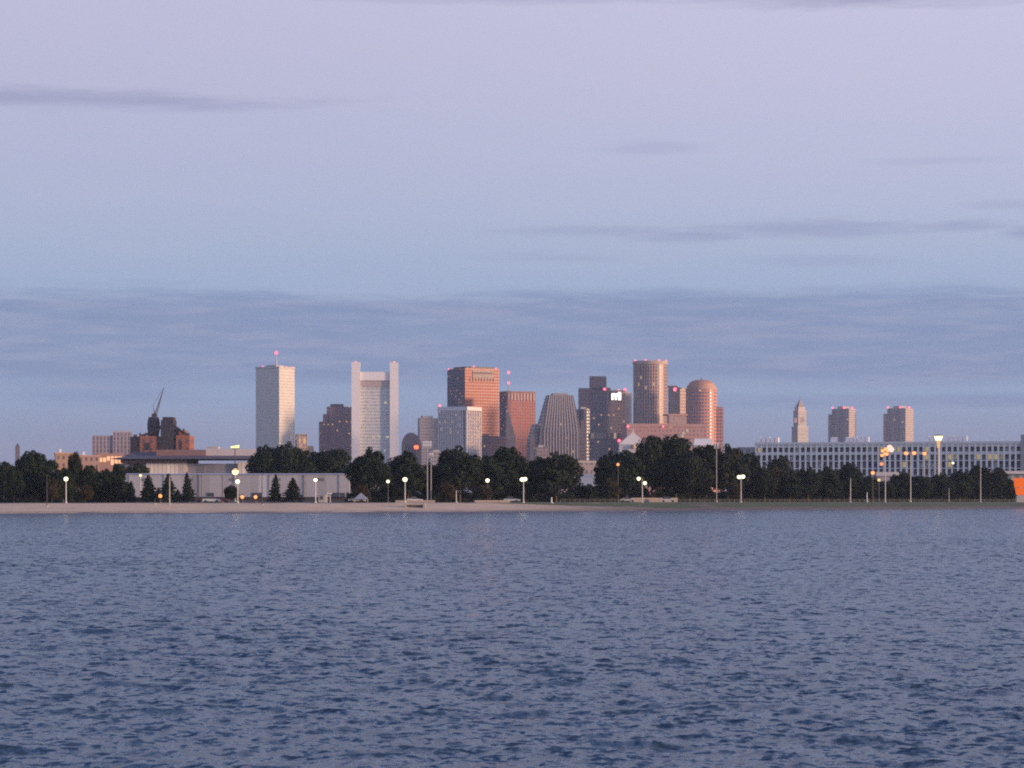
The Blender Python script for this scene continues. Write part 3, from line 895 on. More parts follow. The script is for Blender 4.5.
# --- clock tower
Y = 3150; s = Y / F
o = thing('clock_tower', 'slender stone clock tower with a pyramid spire', 'clock tower', (wx(801, Y), Y + 12, Z0), R(24))
fm = facade('clock_stone_facade', (0.50, 0.46, 0.43), (0.26, 0.24, 0.245), bay=2.6, floor=4.2, fw=.42, fh=.55, lit=0.0)
h0 = wz(428, Y) - Z0; h1 = wz(411.5, Y) - Z0; h2 = wz(408, Y) - Z0; h3 = wz(397.5, Y) - Z0
sq = lambda a: rect(-a, a, -a, a)
cst = plain('clock_stone', (0.54, 0.49, 0.46), .8, .15)
b = MB(); b.prism(sq(6.6 * s), 0, h0, top=sq(5.9 * s)); b.build('shaft', fm, o)
b = MB(); b.prism(sq(6.2 * s), h0 + .02, h0 + 2, bottom=True); b.build('cornice', cst, o)
b = MB(); b.prism(sq(4.7 * s), h0 + 2.02, h1); b.build('clock_stage', fm, o)
b = MB(); b.prism(sq(5.0 * s), h1 + .02, h1 + 1.5, bottom=True); b.prism(sq(3.9 * s), h1 + 1.52, h2 + 1.5); b.build('belfry', cst, o)
b = MB(); b.prism(sq(3.5 * s), h2 + 1.52, h3 - 2, top=sq(.25 * s)); b.tube((0, 0, h3 - 2.2), (0, 0, h3 + 2.5), .5, .15); b.build('spire', plain('spire_stone', (0.33, 0.29, 0.28), .8, .15), o)
for ax in (0, 1):
    b = MB(); zc = wz(420, Y) - Z0; n_ = 20; rr = 3.2
    if ax == 0:
        pts = [(-4.7 * s - .35, rr * math.cos(2 * math.pi * i / n_), zc + rr * math.sin(2 * math.pi * i / n_)) for i in range(n_)][::-1]
    else:
        pts = [(rr * math.cos(2 * math.pi * i / n_), -4.7 * s - .35, zc + rr * math.sin(2 * math.pi * i / n_)) for i in range(n_)]
    b.face(pts); b.build('clock_face', glow('clock_face_glow', (1.0, 0.55, 0.52), 0.55), o)
    b = MB()
    if ax == 0:
        b.box(-4.7 * s - .6, -4.7 * s - .4, -.25, .25, zc, zc + 2.8); b.box(-4.7 * s - .6, -4.7 * s - .4, .26, 2.0, zc - .25, zc + .25)
    else:
        b.box(-.25, .25, -4.7 * s - .6, -4.7 * s - .4, zc, zc + 2.8); b.box(.26, 2.0, -4.7 * s - .6, -4.7 * s - .4, zc - .25, zc + .25)
    b.build('clock_hand', DARK_METAL, o)

# --- the two harbour residential towers
for (L, C, Rr, tp, lab) in ((829, 849, 858, 408.5, 'left one of the twin grey-pink apartment towers, right of the clock tower'),
                            (884.5, 905.5, 916.5, 408, 'right one of the twin grey-pink apartment towers behind the parking building')):
    Y = 3300
    o, A, B, H, s = tower('apartment_tower', lab, L, C, Rr, tp, Y, 30)
    o['group'] = 'twin apartment towers'
    fm = facade('apartment_concrete_facade', (0.43, 0.37, 0.355), (0.21, 0.19, 0.205), bay=3.6, floor=3.0, fw=.55, fh=.45, lit=0.01)
    b = MB(); b.prism(rect(0, B, 0, A * .8), 0, H, cap=1); b.build('wall', [fm, ROOFM], o)
    b = MB(); b.prism(rect(2, B - 2, A * .8 + .02, A), 0, H - 7, cap=1); b.build('corner_wing', [fm, ROOFM], o)
    for k in (0.35, 0.72):
        b = MB(); b.box(-1.6, -0.01, A * k - 1.5, A * k + 1.5, 0, H - 1); b.build('pier', plain('apartment_pier', (0.30, 0.27, 0.27)), o)
    b = MB(); b.box(B * .2, B * .8, A * .25, A * .6, H, H + 3); b.build('roof_plant', CONC, o)
    for (x, y) in ((1, A * .78), (1, A * .25), (B * .55, 1)):
        beacon(o, x, y, H, 1.7, 1.2)

# --- pale low rises between and behind the trees
o, A, B, H, s = tower('cream_low_rise', 'cream low-rise building with arched openings glimpsed through the tree gap', 522, 523, 598, 461, 2300, 85, 'building')
fm = facade('cream_facade', (0.40, 0.32, 0.29), (0.16, 0.13, 0.14), bay=4.6, floor=9, fw=.5, fh=.5, lit=0.03)
b = MB(); b.prism(rect(0, B, 0, 20), 0, H, cap=1); b.build('wall', [fm, ROOFM], o)
b = MB(); b.box(-.4, B + .4, -.5, -0.01, H - 1.6, H + .3); b.build('cornice', plain('cream_trim', (0.52, 0.43, 0.38)), o)
o, A, B, H, s = tower('blue_shed', 'pale blue shed low down in the gap between the trees', 577, 577.5, 596, 474, 1500, 86, 'shed')
b = MB(); b.prism(rect(0, B, 0, 12), 0, H - 1.5); b.build('wall', plain('blue_cladding', (0.28, 0.34, 0.44), .6, .2), o)
b = MB(); b.prism(rect(-.4, B + .4, -.4, 12.4), H - 1.48, H, top=rect(-.4, B + .4, 5, 7), bottom=True); b.build('roof', GALV, o)
for (L, Rr, tp, Y, lab, colr) in ((430, 446, 452, 2400, 'small plain grey block at the foot of the white ribbed tower, over the treetops', (0.3, 0.28, 0.3)),
                                  (536, 549, 447, 2500, 'small brown block at the left foot of the grey tapered tower', (0.26, 0.2, 0.19)),):
    o, A, B, H, s = tower('low_block', lab, L, L + .5, Rr, tp, Y, 80, 'building')
    b = MB(); b.prism(rect(0, B, 0, 14), 0, H, cap=1); b.build('wall', [facade('low_block_facade' + ('' if L == 430 else '_brown'), colr, (0.1, 0.1, 0.12), bay=3, floor=3.6, lit=0.05), ROOFM], o)
    b = MB(); b.box(B * .2, B * .6, 3, 8, H, H + 2); b.build('roof_plant', CONC, o)

# ------------------------------------------------------------------ left side buildings
Y = 1700; s = Y / F
o = thing('slim_tower', 'slim dark tower standing alone at the far left above the trees', 'tower', (wx(17.5, Y), Y, Z0), R(15))
h = wz(446, Y) - Z0
b = MB(); b.prism(sq(2.1 * s), 0, h); b.build('shaft', facade('slim_dark_facade', (0.16, 0.14, 0.17), (0.08, 0.08, 0.1), bay=1.4, floor=3.2, lit=0), o)
b = MB(); b.prism(sq(1.5 * s), h + .01, h + 1.6, top=sq(.5 * s)); b.build('cap', DARK_METAL, o)

Y = 1800
o, A, B, H, s = tower('housing_slab', 'wide purplish grey housing slab with vertical stripes behind sunlit roofs', 91.5, 92, 131, 435.5, Y, 82, 'building')
fm = facade('striped_slab_facade', (0.36, 0.30, 0.33), (0.13, 0.12, 0.17), bay=2.5, floor=2.9, fw=.55, fh=.85, lit=0.0)
b = MB(); b.prism(rect(0, B * .52, 0, 16), 0, H, cap=1); b.build('wall', [fm, ROOFM], o)
h2 = wz(432, Y) - Z0
b = MB(); b.prism(rect(B * .52 + .02, B, -1, 15), 0, h2, cap=1); b.build('wall', [fm, ROOFM], o)
for k in range(5):
    x = B * .56 + k * B * .09
    b = MB(); b.box(x, x + 1.3, 4, 7, h2, h2 + 1.6); b.build('chimney', CONC, o)

for (L, Rr, tp, Y, lab, c_, nm) in (
        (55, 74, 452.5, 1150, 'tan brick building with a small rooftop box between the left trees', (0.40, 0.26, 0.18), 'tan_building'),
        (78, 99, 455, 1200, 'pinkish brick row partly hidden by the left trees', (0.38, 0.25, 0.21), 'brick_row')):
    o, A, B, H, s = tower(nm, lab, L, L + .5, Rr, tp, Y, 78, 'building')
    b = MB(); b.prism(rect(0, B, 0, 12), 0, H - .8, cap=1); b.build('wall', [facade(nm + '_facade', c_, (0.12, 0.09, 0.09), bay=2.4, floor=3.4, fw=.4, fh=.45, lit=0.04), ROOFM], o)
    b = MB(); b.box(-.3, B + .3, -.3, 12.3, H - .79, H); b.build('parapet', plain(nm + '_trim', tuple(k * 1.15 for k in c_)), o)
    b = MB(); b.box(B * .2, B * .32, 2, 5, H, H + 1.6); b.build('roof_box', WHITE_, o)
o, A, B, H, s = tower('glass_front_building', 'low building with a row of windows blazing with orange sunlight, far left', 97, 97.5, 122, 453.5, 1300, 80, 'building')
b = MB(); b.prism(rect(0, B, 0, 12), 0, H, cap=1); b.build('wall', [plain('orange_brick', (0.34, 0.2, 0.15)), ROOFM], o)
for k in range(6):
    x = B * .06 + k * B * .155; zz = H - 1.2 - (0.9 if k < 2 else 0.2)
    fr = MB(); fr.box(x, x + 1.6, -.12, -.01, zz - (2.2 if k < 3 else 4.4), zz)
    fr.build('lit_window', glow('sun_glare_window', (1.0, 0.5, 0.28), 1.25), o)  # sun on the panes, put in as emission

# --- dark industrial block with rounded towers and crane
Y = 1750; s = Y / F
o = thing('power_station', 'dark rust-brown industrial block with two tall dark towers', 'power station', (wx(160, Y), Y, Z0))
rust = facade('rust_facade', (0.30, 0.115, 0.07), (0.09, 0.045, 0.04), bay=5, floor=6, fw=.4, fh=.5, lit=0)
dk = plain('soot_dark_cladding', (0.028, 0.02, 0.026), .7, .3)
q = lambda px: (px - 160) * s
b = MB(); b.box(q(140), q(157), 0, 30, 0, wz(436, Y) - Z0, bottom=False); b.box(q(157) + .02, q(176), 2, 30, 0, wz(445, Y) - Z0, bottom=False); b.build('rust_hall', rust, o)
b = MB(); b.box(q(129.5), q(140) - .02, 3, 28, 0, wz(436.5, Y) - Z0, bottom=False); b.build('dark_hall', plain('dark_brown_cladding', (0.09, 0.045, 0.04)), o)
b = MB(); b.box(q(176) + .02, q(189.5), 0, 26, 0, wz(435.5, Y) - Z0, bottom=False); b.box(q(178), q(184), 4, 20, wz(435.5, Y) - Z0, wz(430, Y) - Z0); b.build('rust_hall', rust, o)
b = MB(); n_ = 18; zc = wz(425.5, Y) - Z0; hh = 8.7 * s
prev = None
prof = [(5.2, -1.15), (5.9, -.7), (6.3, -.2), (6.3, .3), (5.7, .75), (4.9, 1.0)]
for i in range(len(prof) - 1):
    (ra, za), (rb, zb) = prof[i], prof[i + 1]
    b.prism(ring(ra * s, n_, q(152), 8), zc + za * hh, zc + zb * hh, top=ring(rb * s, n_, q(152), 8))
b.cyl(q(152), 8, 0, zc - hh * 1.15 - .02, 5.2 * s, n=n_)
b.build('rounded_tank', dk, o)
b = MB(); b.prism(rect(q(161), q(173.5), -1, 16), 0, wz(420, Y) - Z0); b.prism(rect(q(162.5), q(173), 0, 14), wz(420, Y) - Z0 + .01, wz(417, Y) - Z0); b.build('tower_block', dk, o)
b = MB(); b.box(q(173.5) + .02, q(177), 2, 12, 0, wz(429, Y) - Z0); b.build('stair_tower', dk, o)
rp = random.Random(3)
for (p0, p1, r0, y0) in ((131, 136, 434.2, 5), (136.6, 139, 432.6, 8), (146, 149, 433.8, 4), (158.5, 160.6, 427, 6), (176.5, 179.5, 427.5, 3), (184.6, 188.4, 432.8, 5), (181, 183, 428.3, 6)):
    b = MB()
    b.cyl((q(p0) + q(p1)) / 2, y0 + 3, wz(446, Y) - Z0, wz(r0, Y) - Z0, (q(p1) - q(p0)) / 2, (q(p1) - q(p0)) / 2 * rp.uniform(.6, 1.0), n=12)
    b.build('silo', dk if rp.random() < .5 else rust, o)
for (pa, ra, pb, rb) in ((141, 436, 158, 430), (158, 430, 163, 424), (173, 425, 181, 431), (181, 431, 189, 436)):
    b = MB(); b.tube((q(pa), 1, wz(ra, Y) - Z0), (q(pb), 1, wz(rb, Y) - Z0), .9); b.build('conveyor', dk, o)
b = MB(); b.box(q(145), q(150), -.4, -.02, wz(450, Y) - Z0, wz(443, Y) - Z0); b.box(q(180), q(182), -.4, -.02, wz(450, Y) - Z0, wz(441, Y) - Z0); b.build('opening', dk, o)

Y = 1820; s = Y / F
o = thing('crane', 'thin dark lattice crane rising behind the rounded dark tank', 'crane', (wx(155, Y), Y, Z0))
q = lambda px: (px - 155) * s
hb = wz(416, Y) - Z0
b = MB()
for dx in (-1, 1):
    b.tube((dx * .9, 0, 0), (dx * .9, 0, hb), .22)
for k in range(20):
    z = hb * k / 20; b.tube((-.9 if k % 2 else .9, 0, z), (.9 if k % 2 else -.9, 0, z + hb / 20), .12)
b.build('mast', DARK_METAL, o)
b = MB(); tip = (q(164), 0, wz(387.5, Y) - Z0)
b.tube((-.5, -.5, hb), tip, .40, .18); b.tube((.7, .5, hb), tip, .36, .18)
for k in range(14):
    f0, f1 = k / 14, (k + 1) / 14
    pa = Vector((-.5, -.5, hb)).lerp(Vector(tip), f0); pb = Vector((.7, .5, hb)).lerp(Vector(tip), f1)
    b.tube(pa, pb, .12)
b.build('jib', DARK_METAL, o)
b = MB(); b.tube((0, 0, hb), (q(153), 0, wz(405, Y) - Z0), .38, .2); b.tube((q(153), 0, wz(405, Y) - Z0), tip, .1); b.build('gantry', DARK_METAL, o)
b = MB(); b.box(-2.2, 1.4, -1.4, 1.4, hb - 1, hb + 1.8); b.build('cab', DARK_METAL, o)

# --- wide hall with the dark overhanging roof
Y = 1000; s = Y / F
o = thing('terminal_hall', 'wide low hall with a dark overhanging roof and pale panelled walls', 'building', (wx(188, Y), Y, Z0))
q = lambda px: (px - 188) * s
b = MB(); b.box(q(112), q(262), 4, 44, 0, wz(463.5, Y) - Z0, bottom=False); b.build('wall', facade('grey_panel_facade', (0.30, 0.29, 0.33), (0.24, 0.23, 0.27), bay=4, floor=40, fw=.9, fh=1, lit=0), o)
b = MB(); b.box(q(145), q(186), 2.6, 3.98, 0, wz(463, Y) - Z0); b.build('pale_panel', facade('pale_panel_facade', (0.48, 0.41, 0.37), (0.76, 0.69, 0.62), bay=4.1 * s, floor=90, fw=.84, fh=1, lit=0), o)
b = MB(); b.box(q(237), q(258), 2.6, 3.98, 0, wz(462, Y) - Z0); b.build('pale_panel', facade('pale_panel_facade', None, None), o)
b = MB(); b.box(q(120), q(186), 1.5, 40, wz(463, Y) - Z0 + .02, wz(459, Y) - Z0); b.build('fascia', plain('red_brown_fascia', (0.24, 0.14, 0.13)), o)
b = MB(); b.prism(rect(q(110), q(258), -3, 46), wz(459, Y) - Z0 + .02, wz(455.5, Y) - Z0, top=rect(q(131), q(254), 3, 40), bottom=True); b.build('roof', plain('dark_blue_roof', (0.115, 0.098, 0.115), .6), o)
zr = wz(455.5, Y) - Z0
b = MB(); b.prism(rect(q(121), q(160), 6, 30), zr + .02, wz(451.5, Y) - Z0, top=rect(q(132), q(160), 8, 28)); b.build('roof_lantern', plain('dark_blue_roof', None), o)
b = MB(); b.box(q(155), q(204.5), 4, 5.98, zr + .02, wz(449.5, Y) - Z0); b.build('clerestory', facade('clerestory_facade', (0.25, 0.155, 0.14), (0.20, 0.12, 0.115), bay=3, floor=9, fw=.7, fh=.8, lit=0), o)
b = MB(); b.box(q(204.6), q(262), 5, 16, zr + .02, wz(448.7, Y) - Z0); b.build('roof_house', plain('pale_roof_house', (0.55, 0.48, 0.46), .7, .1), o)
b = MB(); b.box(q(204.6), q(216), 7, 14, wz(448.7, Y) - Z0 + .02, wz(446, Y) - Z0); b.build('roof_plant', CONC, o)

# --- long pale shed in front of it

Xa = wx(113, 790); Xb = wx(349, 790); Y = 790; s = Y / F
o = thing('long_shed', 'long pale grey windowless shed behind the beach at left', 'shed', ((Xa + Xb) / 2, Y, 2.45))
W = (Xb - Xa) / 2; h = wz(474.5, Y) - 2.45
b = MB(); b.box(-W, W, 0, 16, 1.4, h, bottom=True); b.build('wall', facade('pale_grey_cladding', (0.46, 0.44, 0.45), (0.41, 0.395, 0.405), bay=3.0, floor=60, fw=.94, fh=1.1, lit=0, vary=.24), o)
b = MB(); b.prism(rect(-W - .3, W + .3, -.4, 16.4), h + .01, h + .35, top=rect(-W - .3, W + .3, 3, 13), bottom=True); b.build('roof', plain('pale_shed_roof', (0.55, 0.53, 0.55), .6, .1), o)
b = MB(); b.box(-W + .2, W - .2, .6, 15, 0, 1.38); b.build('plinth', plain('dark_plinth', (0.06, 0.05, 0.055)), o)
for k in range(7):
    x = -W + 5 + k * (2 * W - 8) / 6
    b = MB(); b.tube((x, -.14, 1.42), (x, -.14, h - .02), .10, n=6); b.build('downpipe', plain('pipe_grey', (0.22, 0.22, 0.24)), o)
for k in range(5):
    x = -W + 9 + k * 13.5
    b = MB(); b.box(x, x + 2.2, -.12, -.01, h - 2.0, h - 1.1); b.build('vent', plain('vent_grey', (0.16, 0.16, 0.18)), o)
for (p0, p1) in ((331, 345), (252, 262), (207, 214)):
    b = MB(); b.box(wx(p0, Y) - (Xa + Xb) / 2, wx(p1, Y) - (Xa + Xb) / 2, -.15, -.01, 1.38, 2.7); b.build('door', plain('dark_blue_door', (0.05, 0.06, 0.09), .5), o)

# ------------------------------------------------------------------ long parking building, right
XL, YL = wx(756, 1205), 1205.0
XR, YR = wx(1080, 1165), 1165.0
Lg = math.hypot(XR - XL, YR - YL); ang = math.atan2(YR - YL, XR - XL)
o = thing('parking_building', 'long grey parking building with white columns and dark open decks', 'parking garage', (XL, YL, Z0), ang)
HT = 26.3
FL = 3.55
ncol = 58; pitch = Lg / (ncol - 1)
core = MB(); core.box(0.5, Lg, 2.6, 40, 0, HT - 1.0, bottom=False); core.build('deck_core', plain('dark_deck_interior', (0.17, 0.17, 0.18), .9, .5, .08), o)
for k in range(7):
    z = HT - 1.2 - k * FL
    b = MB(); b.box(0, Lg, 0, 2.55, z - (.75 if k in (0, 1) else .24), z + (.6 if k in (0, 1) else .2)); b.build('deck_edge', plain('deck_edge_concrete', (0.70, 0.67, 0.64), .85, .2), o)
for k in range(ncol):
    b = MB(); x = k * pitch
    b.box(x - .46, x + .46, -.45, -.01, 0, HT - .5); b.build('column', plain('white_column', (0.76, 0.73, 0.71), .7, .1), o)
b = MB(); b.box(-.5, Lg + .5, -.7, 2.6, HT - .48, HT + .5); b.build('parapet', plain('parapet_concrete', (0.70, 0.67, 0.65), .85, .15), o)


def bay(px, level, mat, name='lit_bay', wdt=1.0):
    # find column-space x for a pixel column
    best = min(range(0, 2000), key=lambda i: abs((512 + (XL + math.cos(ang) * Lg * i / 2000) * F / (YL + math.sin(ang) * Lg * i / 2000)) - px))
    x = Lg * best / 2000
    k = round(x / pitch - .5)
    z = HT - 1.2 - (level + 1) * FL
    bb = MB(); bb.box(k * pitch + .45, (k + 1) * pitch * 1.0 - .45 + (wdt - 1) * pitch, 2.0, 2.5, z + .5, z + FL - .6)
    return bb.build(name, mat, o)


YEL = glow('deck_yellow_light', (1.0, 0.78, 0.40), 0.36)
for px, lv in ((948, 1), (957, 1), (980, 1), (988, 1), (994, 1), (1000, 1), (951, 2), (901, 0), (884, 0), (927, 0), (927, 1), (906, 2), (918, 2), (760, 0)):
    bay(px, lv, YEL)
for px, lv in ((872, 1), (872, 2), (876, 2), (917, 2), (909, 2), (923, 1)):
    bay(px, lv, plain('blue_netting', (0.05, 0.10, 0.30), .7, .3, .5), 'blue_panel')

prk = random.Random(21)
screens = [plain('pale_screen', (0.58, 0.57, 0.56), .8, .2), plain('grey_screen', (0.34, 0.34, 0.36), .8, .2), plain('dark_screen', (0.05, 0.05, 0.06), .8, .2)]
for k in range(34):
    bay(prk.uniform(775, 1014), prk.choice((0, 1, 1, 2, 2, 3)), prk.choice(screens), 'screen_panel')


def gx(px):
    best = min(range(0, 2000), key=lambda i: abs((512 + (XL + math.cos(ang) * Lg * i / 2000) * F / (YL + math.sin(ang) * Lg * i / 2000)) - px))
    return Lg * best / 2000


wm = plain('white_rooftop_box', (0.82, 0.76, 0.73), .6, .1)
for px in (757.5, 762.5, 767, 771, 775.5, 831, 834, 846, 850, 854, 858.5, 862, 866, 927, 931, 936, 946, 951, 955.5, 960, 964.5):
    x = gx(px)
    b = MB(); b.prism(rect(x - .85, x + .85, 3, 6), HT + .02, HT + 2.7 + random.random() * .5, top=rect(x - .5, x + .85, 3.2, 5.4)); b.build('roof_vent', wm, o)
# stair tower at the right end and lower link block
x = gx(1021)
b = MB(); b.box(x, x + 7, -1.2, 6, 0, HT + 3.4); b.build('stair_tower', plain('stair_tower_concrete', (0.33, 0.31, 0.32)), o)
b = MB(); b.box(-9, -.6, 1, 18, 0, HT - 1.6); b.build('link_block', facade('link_block_facade', (0.34, 0.32, 0.33), (0.12, 0.11, 0.13), bay=3.4, floor=3.5, fw=.6, fh=.5, lit=.08), o)
# pale canopy in front
Y = 1000; s = Y / F
o = thing('canopy_block', 'long pale canopy building in front of the parking building at the right edge', 'building', (wx(1006, Y), Y, 2.5))
b = MB(); b.box(-26 * s, 30 * s, 0, 9, 0, wz(474, Y) - 2.5, bottom=False); b.build('wall', facade('canopy_facade', (0.40, 0.38, 0.39), (0.14, 0.14, 0.17), bay=3.2, floor=12, fw=.65, fh=.6, lit=0), o)
b = MB(); b.box(-28 * s, 30 * s, -1.5, 9.5, wz(474, Y) - 2.48, wz(471, Y) - 2.5); b.build('roof', plain('canopy_white', (0.5, 0.48, 0.49)), o)
o = thing('pale_kiosk', 'small pale grey block below the cluster of amber floodlights', 'building', (wx(887, Y), Y, 2.5))
b = MB(); b.box(-10 * s, 11 * s, 0, 8, 0, wz(476, Y) - 2.5, bottom=False); b.build('wall', plain('kiosk_wall', (0.32, 0.30, 0.33)), o)
b = MB(); b.box(-11 * s, 12 * s, -.6, 8.6, wz(476, Y) - 2.48, wz(472, Y) - 2.5); b.build('roof', plain('canopy_white', None), o)

# orange lit sign block at the right edge
Y = Yat(1020, 62); s = Y / F; gz = ground(wx(1020, Y), Y)
o = thing('illuminated_sign', 'glowing orange lit sign block on a pale plinth at the right edge', 'sign', (wx(1022, Y), Y, gz))
q = lambda px: (px - 1022) * s
b = MB(); b.box(q(1016.5), q(1031), -.2, 2, 0, wz(496, Y) - gz); b.build('plinth', CONC, o)
og = glow('orange_sign_glow', (1.0, 0.17, 0.025), 0.85)
b = MB()
b.prism(rect(q(1015), q(1031), .1, 1.2), wz(487.5, Y) - gz, wz(478, Y) - gz, top=rect(q(1014.5), q(1031), .1, 1.2), bottom=True); b.build('upper_panel', og, o)
b = MB(); b.prism(rect(q(1017), q(1031), .2, 1.2), wz(495, Y) - gz, wz(488, Y) - gz, top=rect(q(1015.5), q(1031), .2, 1.2), bottom=True); b.build('lower_panel', og, o)
b = MB(); b.box(q(1017.5), q(1018.3), .5, .9, wz(496, Y) - gz, wz(477.5, Y) - gz); b.build('frame', DARK_METAL, o)

# ------------------------------------------------------------------ trees
LEAF = M_leaf('leaf', (0.010, 0.019, 0.011), (0.020, 0.036, 0.018), (0.032, 0.034, 0.017))
NEEDLE = M_leaf('needle', (0.011, 0.020, 0.014), (0.020, 0.034, 0.021), (0.024, 0.034, 0.02))
RUSSET = M_leaf('russet_leaf', (0.038, 0.034, 0.018), (0.055, 0.045, 0.022), (0.06, 0.036, 0.02))
BARK = plain('bark', (0.09, 0.075, 0.065), .9, .3, 2.0)


def leaf_mesh(name, pts, nrm, size, mat, rs):
    n = len(pts)
    nrm = nrm + rs.normal(0, 0.55, (n, 3)); nrm /= np.linalg.norm(nrm, axis=1)[:, None] + 1e-9
    ref = rs.normal(0, 1, (n, 3))
    a = np.cross(nrm, ref); a /= np.linalg.norm(a, axis=1)[:, None] + 1e-9
    b = np.cross(nrm, a)
    s = (size * rs.uniform(.6, 1.3, n))[:, None]
    a = a * s; b = b * s * 0.7
    v = np.stack([pts - a, pts + b * .8, pts + a, pts - b], 1).reshape(-1, 3)
    f = [(4 * i, 4 * i + 1, 4 * i + 2, 4 * i + 3) for i in range(n)]
    m = bpy.data.meshes.new(name); m.from_pydata(v.tolist(), [], f); m.update()
    m.materials.append(mat)
    return m


def broadleaf(seed, H=14.0, W=12.0, low=0.10, mat=None, n_leaf=6500, shape=1.0):
    rs = np.random.default_rng(seed)
    pts, nr = [], []
    nc = 24
    cs = []
    for i in range(nc):
        th = 2 * math.pi * (i * 0.618 + rs.uniform(-.1, .1)); ph = rs.uniform(-.75, 1.0)
        rr = math.sqrt(max(0, 1 - ph * ph)) ** 0.6 * rs.uniform(.62, 1.0) * (shape if ph < 0 else 1)
        c = np.array([rr * math.cos(th) * W * .40, rr * math.sin(th) * W * .40, H * (.53 + ph * .33 + rs.uniform(-.03, .03))])
        cs.append((c, rs.uniform(.15, .24) * W))
    for i in range(18):                   # small outlying sprays make the outline ragged
        th = rs.uniform(0, 2 * math.pi); ph = rs.uniform(-.4, 1.05)
        rr = math.sqrt(max(0, 1 - min(1, ph * ph))) * rs.uniform(.98, 1.2)
        cs.append((np.array([rr * math.cos(th) * W * .43, rr * math.sin(th) * W * .43, H * (.55 + ph * .40)]), rs.uniform(.06, .11) * W))
    rtot = sum(r * r for c, r in cs)
    for c, r in cs:
        per = max(30, int(n_leaf * r * r / rtot))
        d = rs.normal(0, 1, (per, 3)); d /= np.linalg.norm(d, axis=1)[:, None]
        rad = r * rs.uniform(.45, 1.06, per) ** .6
        p = c + d * rad[:, None] * np.array([1, 1, .82])
        pts.append(p); nr.append(d)
    k = n_leaf // 3                       # inner leaves keep most of the sky out of the crown's middle
    d = rs.normal(0, 1, (k, 3)); d /= np.linalg.norm(d, axis=1)[:, None]
    p = d * (rs.uniform(0, 1, k) ** .5)[:, None] * np.array([W * .44, W * .44, H * .40]) + np.array([0, 0, H * .52])
    pts.append(p); nr.append(d)
    pts = np.concatenate(pts); nr = np.concatenate(nr)
    ok = pts[:, 2] > low * H
    crown = leaf_mesh('crown', pts[ok], nr[ok], .42, mat or LEAF, rs)
    t = MB()
    t.tube((0, 0, -.3), (.1, 0, H * .32), H * .022, H * .016, 8)
    for c, r in cs[:11]:
        t.tube((.1, 0, H * rs.uniform(.2, .34)), tuple(c), H * .010, H * .003, 5)
    t.tube((.1, 0, H * .3), (0, .1, H * .8), H * .015, H * .003, 6)
    return crown, t.mesh('trunk', BARK)


def conifer(seed, H=12.0, W=6.0, n_leaf=2400):
    rs = np.random.default_rng(seed)
    n = n_leaf
    h = 1 - np.sqrt(rs.uniform(0, 1, n)) ** 1.05
    tier = .86 + .20 * np.sin(h * 55 + rs.uniform(-.6, .6, n))
    th = rs.uniform(0, 2 * math.pi, n)
    lop = 1 + .20 * np.sin(th * 3 + seed) + .16 * np.sin(th * 5 + 2 * seed + h * 11) + .14 * np.sin(h * 17 + seed * 1.3 + th)
    r = (1 - h) ** .72 * W * .5 * tier * lop * rs.uniform(.55, 1.05, n) ** .5
    z = H * (.07 + .93 * h) - r * .12
    pts = np.stack([r * np.cos(th), r * np.sin(th), z], 1)
    nr = np.stack([np.cos(th), np.sin(th), np.full(n, .7)], 1)
    crown = leaf_mesh('crown', pts, nr, .36, NEEDLE, rs)
    t = MB(); t.tube((0, 0, -.3), (0, 0, H * .97), H * .018, .03, 7)
    return crown, t.mesh('trunk', BARK)


BL = [broadleaf(100 + i, low=.08 + .03 * (i % 3), shape=1.0 + .12 * (i % 3)) for i in range(7)]
RB = [broadleaf(300 + i, low=.06, mat=RUSSET, n_leaf=2600) for i in range(2)]
CF = [conifer(200 + i) for i in range(4)]
tn = 0


def tree(kind, px, wpx, top, d, label, group=None):
    global tn
    Y = Yat(px, d); X = wx(px, Y); gz = ground(X, Y)
    H = wz(top, Y) - gz; W = wpx * Y / F * ((1.16 if px < 745 else 1.04) if kind == 'b' else 1.0)
    src, hn, wn_, nm = {'b': (BL, 13.9, 11.8, 'broadleaf_tree'), 'r': (RB, 13.9, 11.8, 'russet_tree'), 'c': (CF, 12.0, 6.0, 'conifer_tree')}[kind]
    cr, tr = src[tn % len(src)]
    o = thing(nm, label, 'tree', (X, Y, gz - .05), (tn * 2.399) % 6.283, group)
    o.scale = (W / wn_ * (.92 + .16 * ((tn * 7) % 5) / 4), W / wn_, H / hn)
    o.rotation_euler = (R(2.2) * math.sin(tn * 1.7), R(2.2) * math.cos(tn * 2.3), (tn * 2.399) % 6.283)
    link('crown', cr, o); link('trunk', tr, o)
    tn += 1
    return o


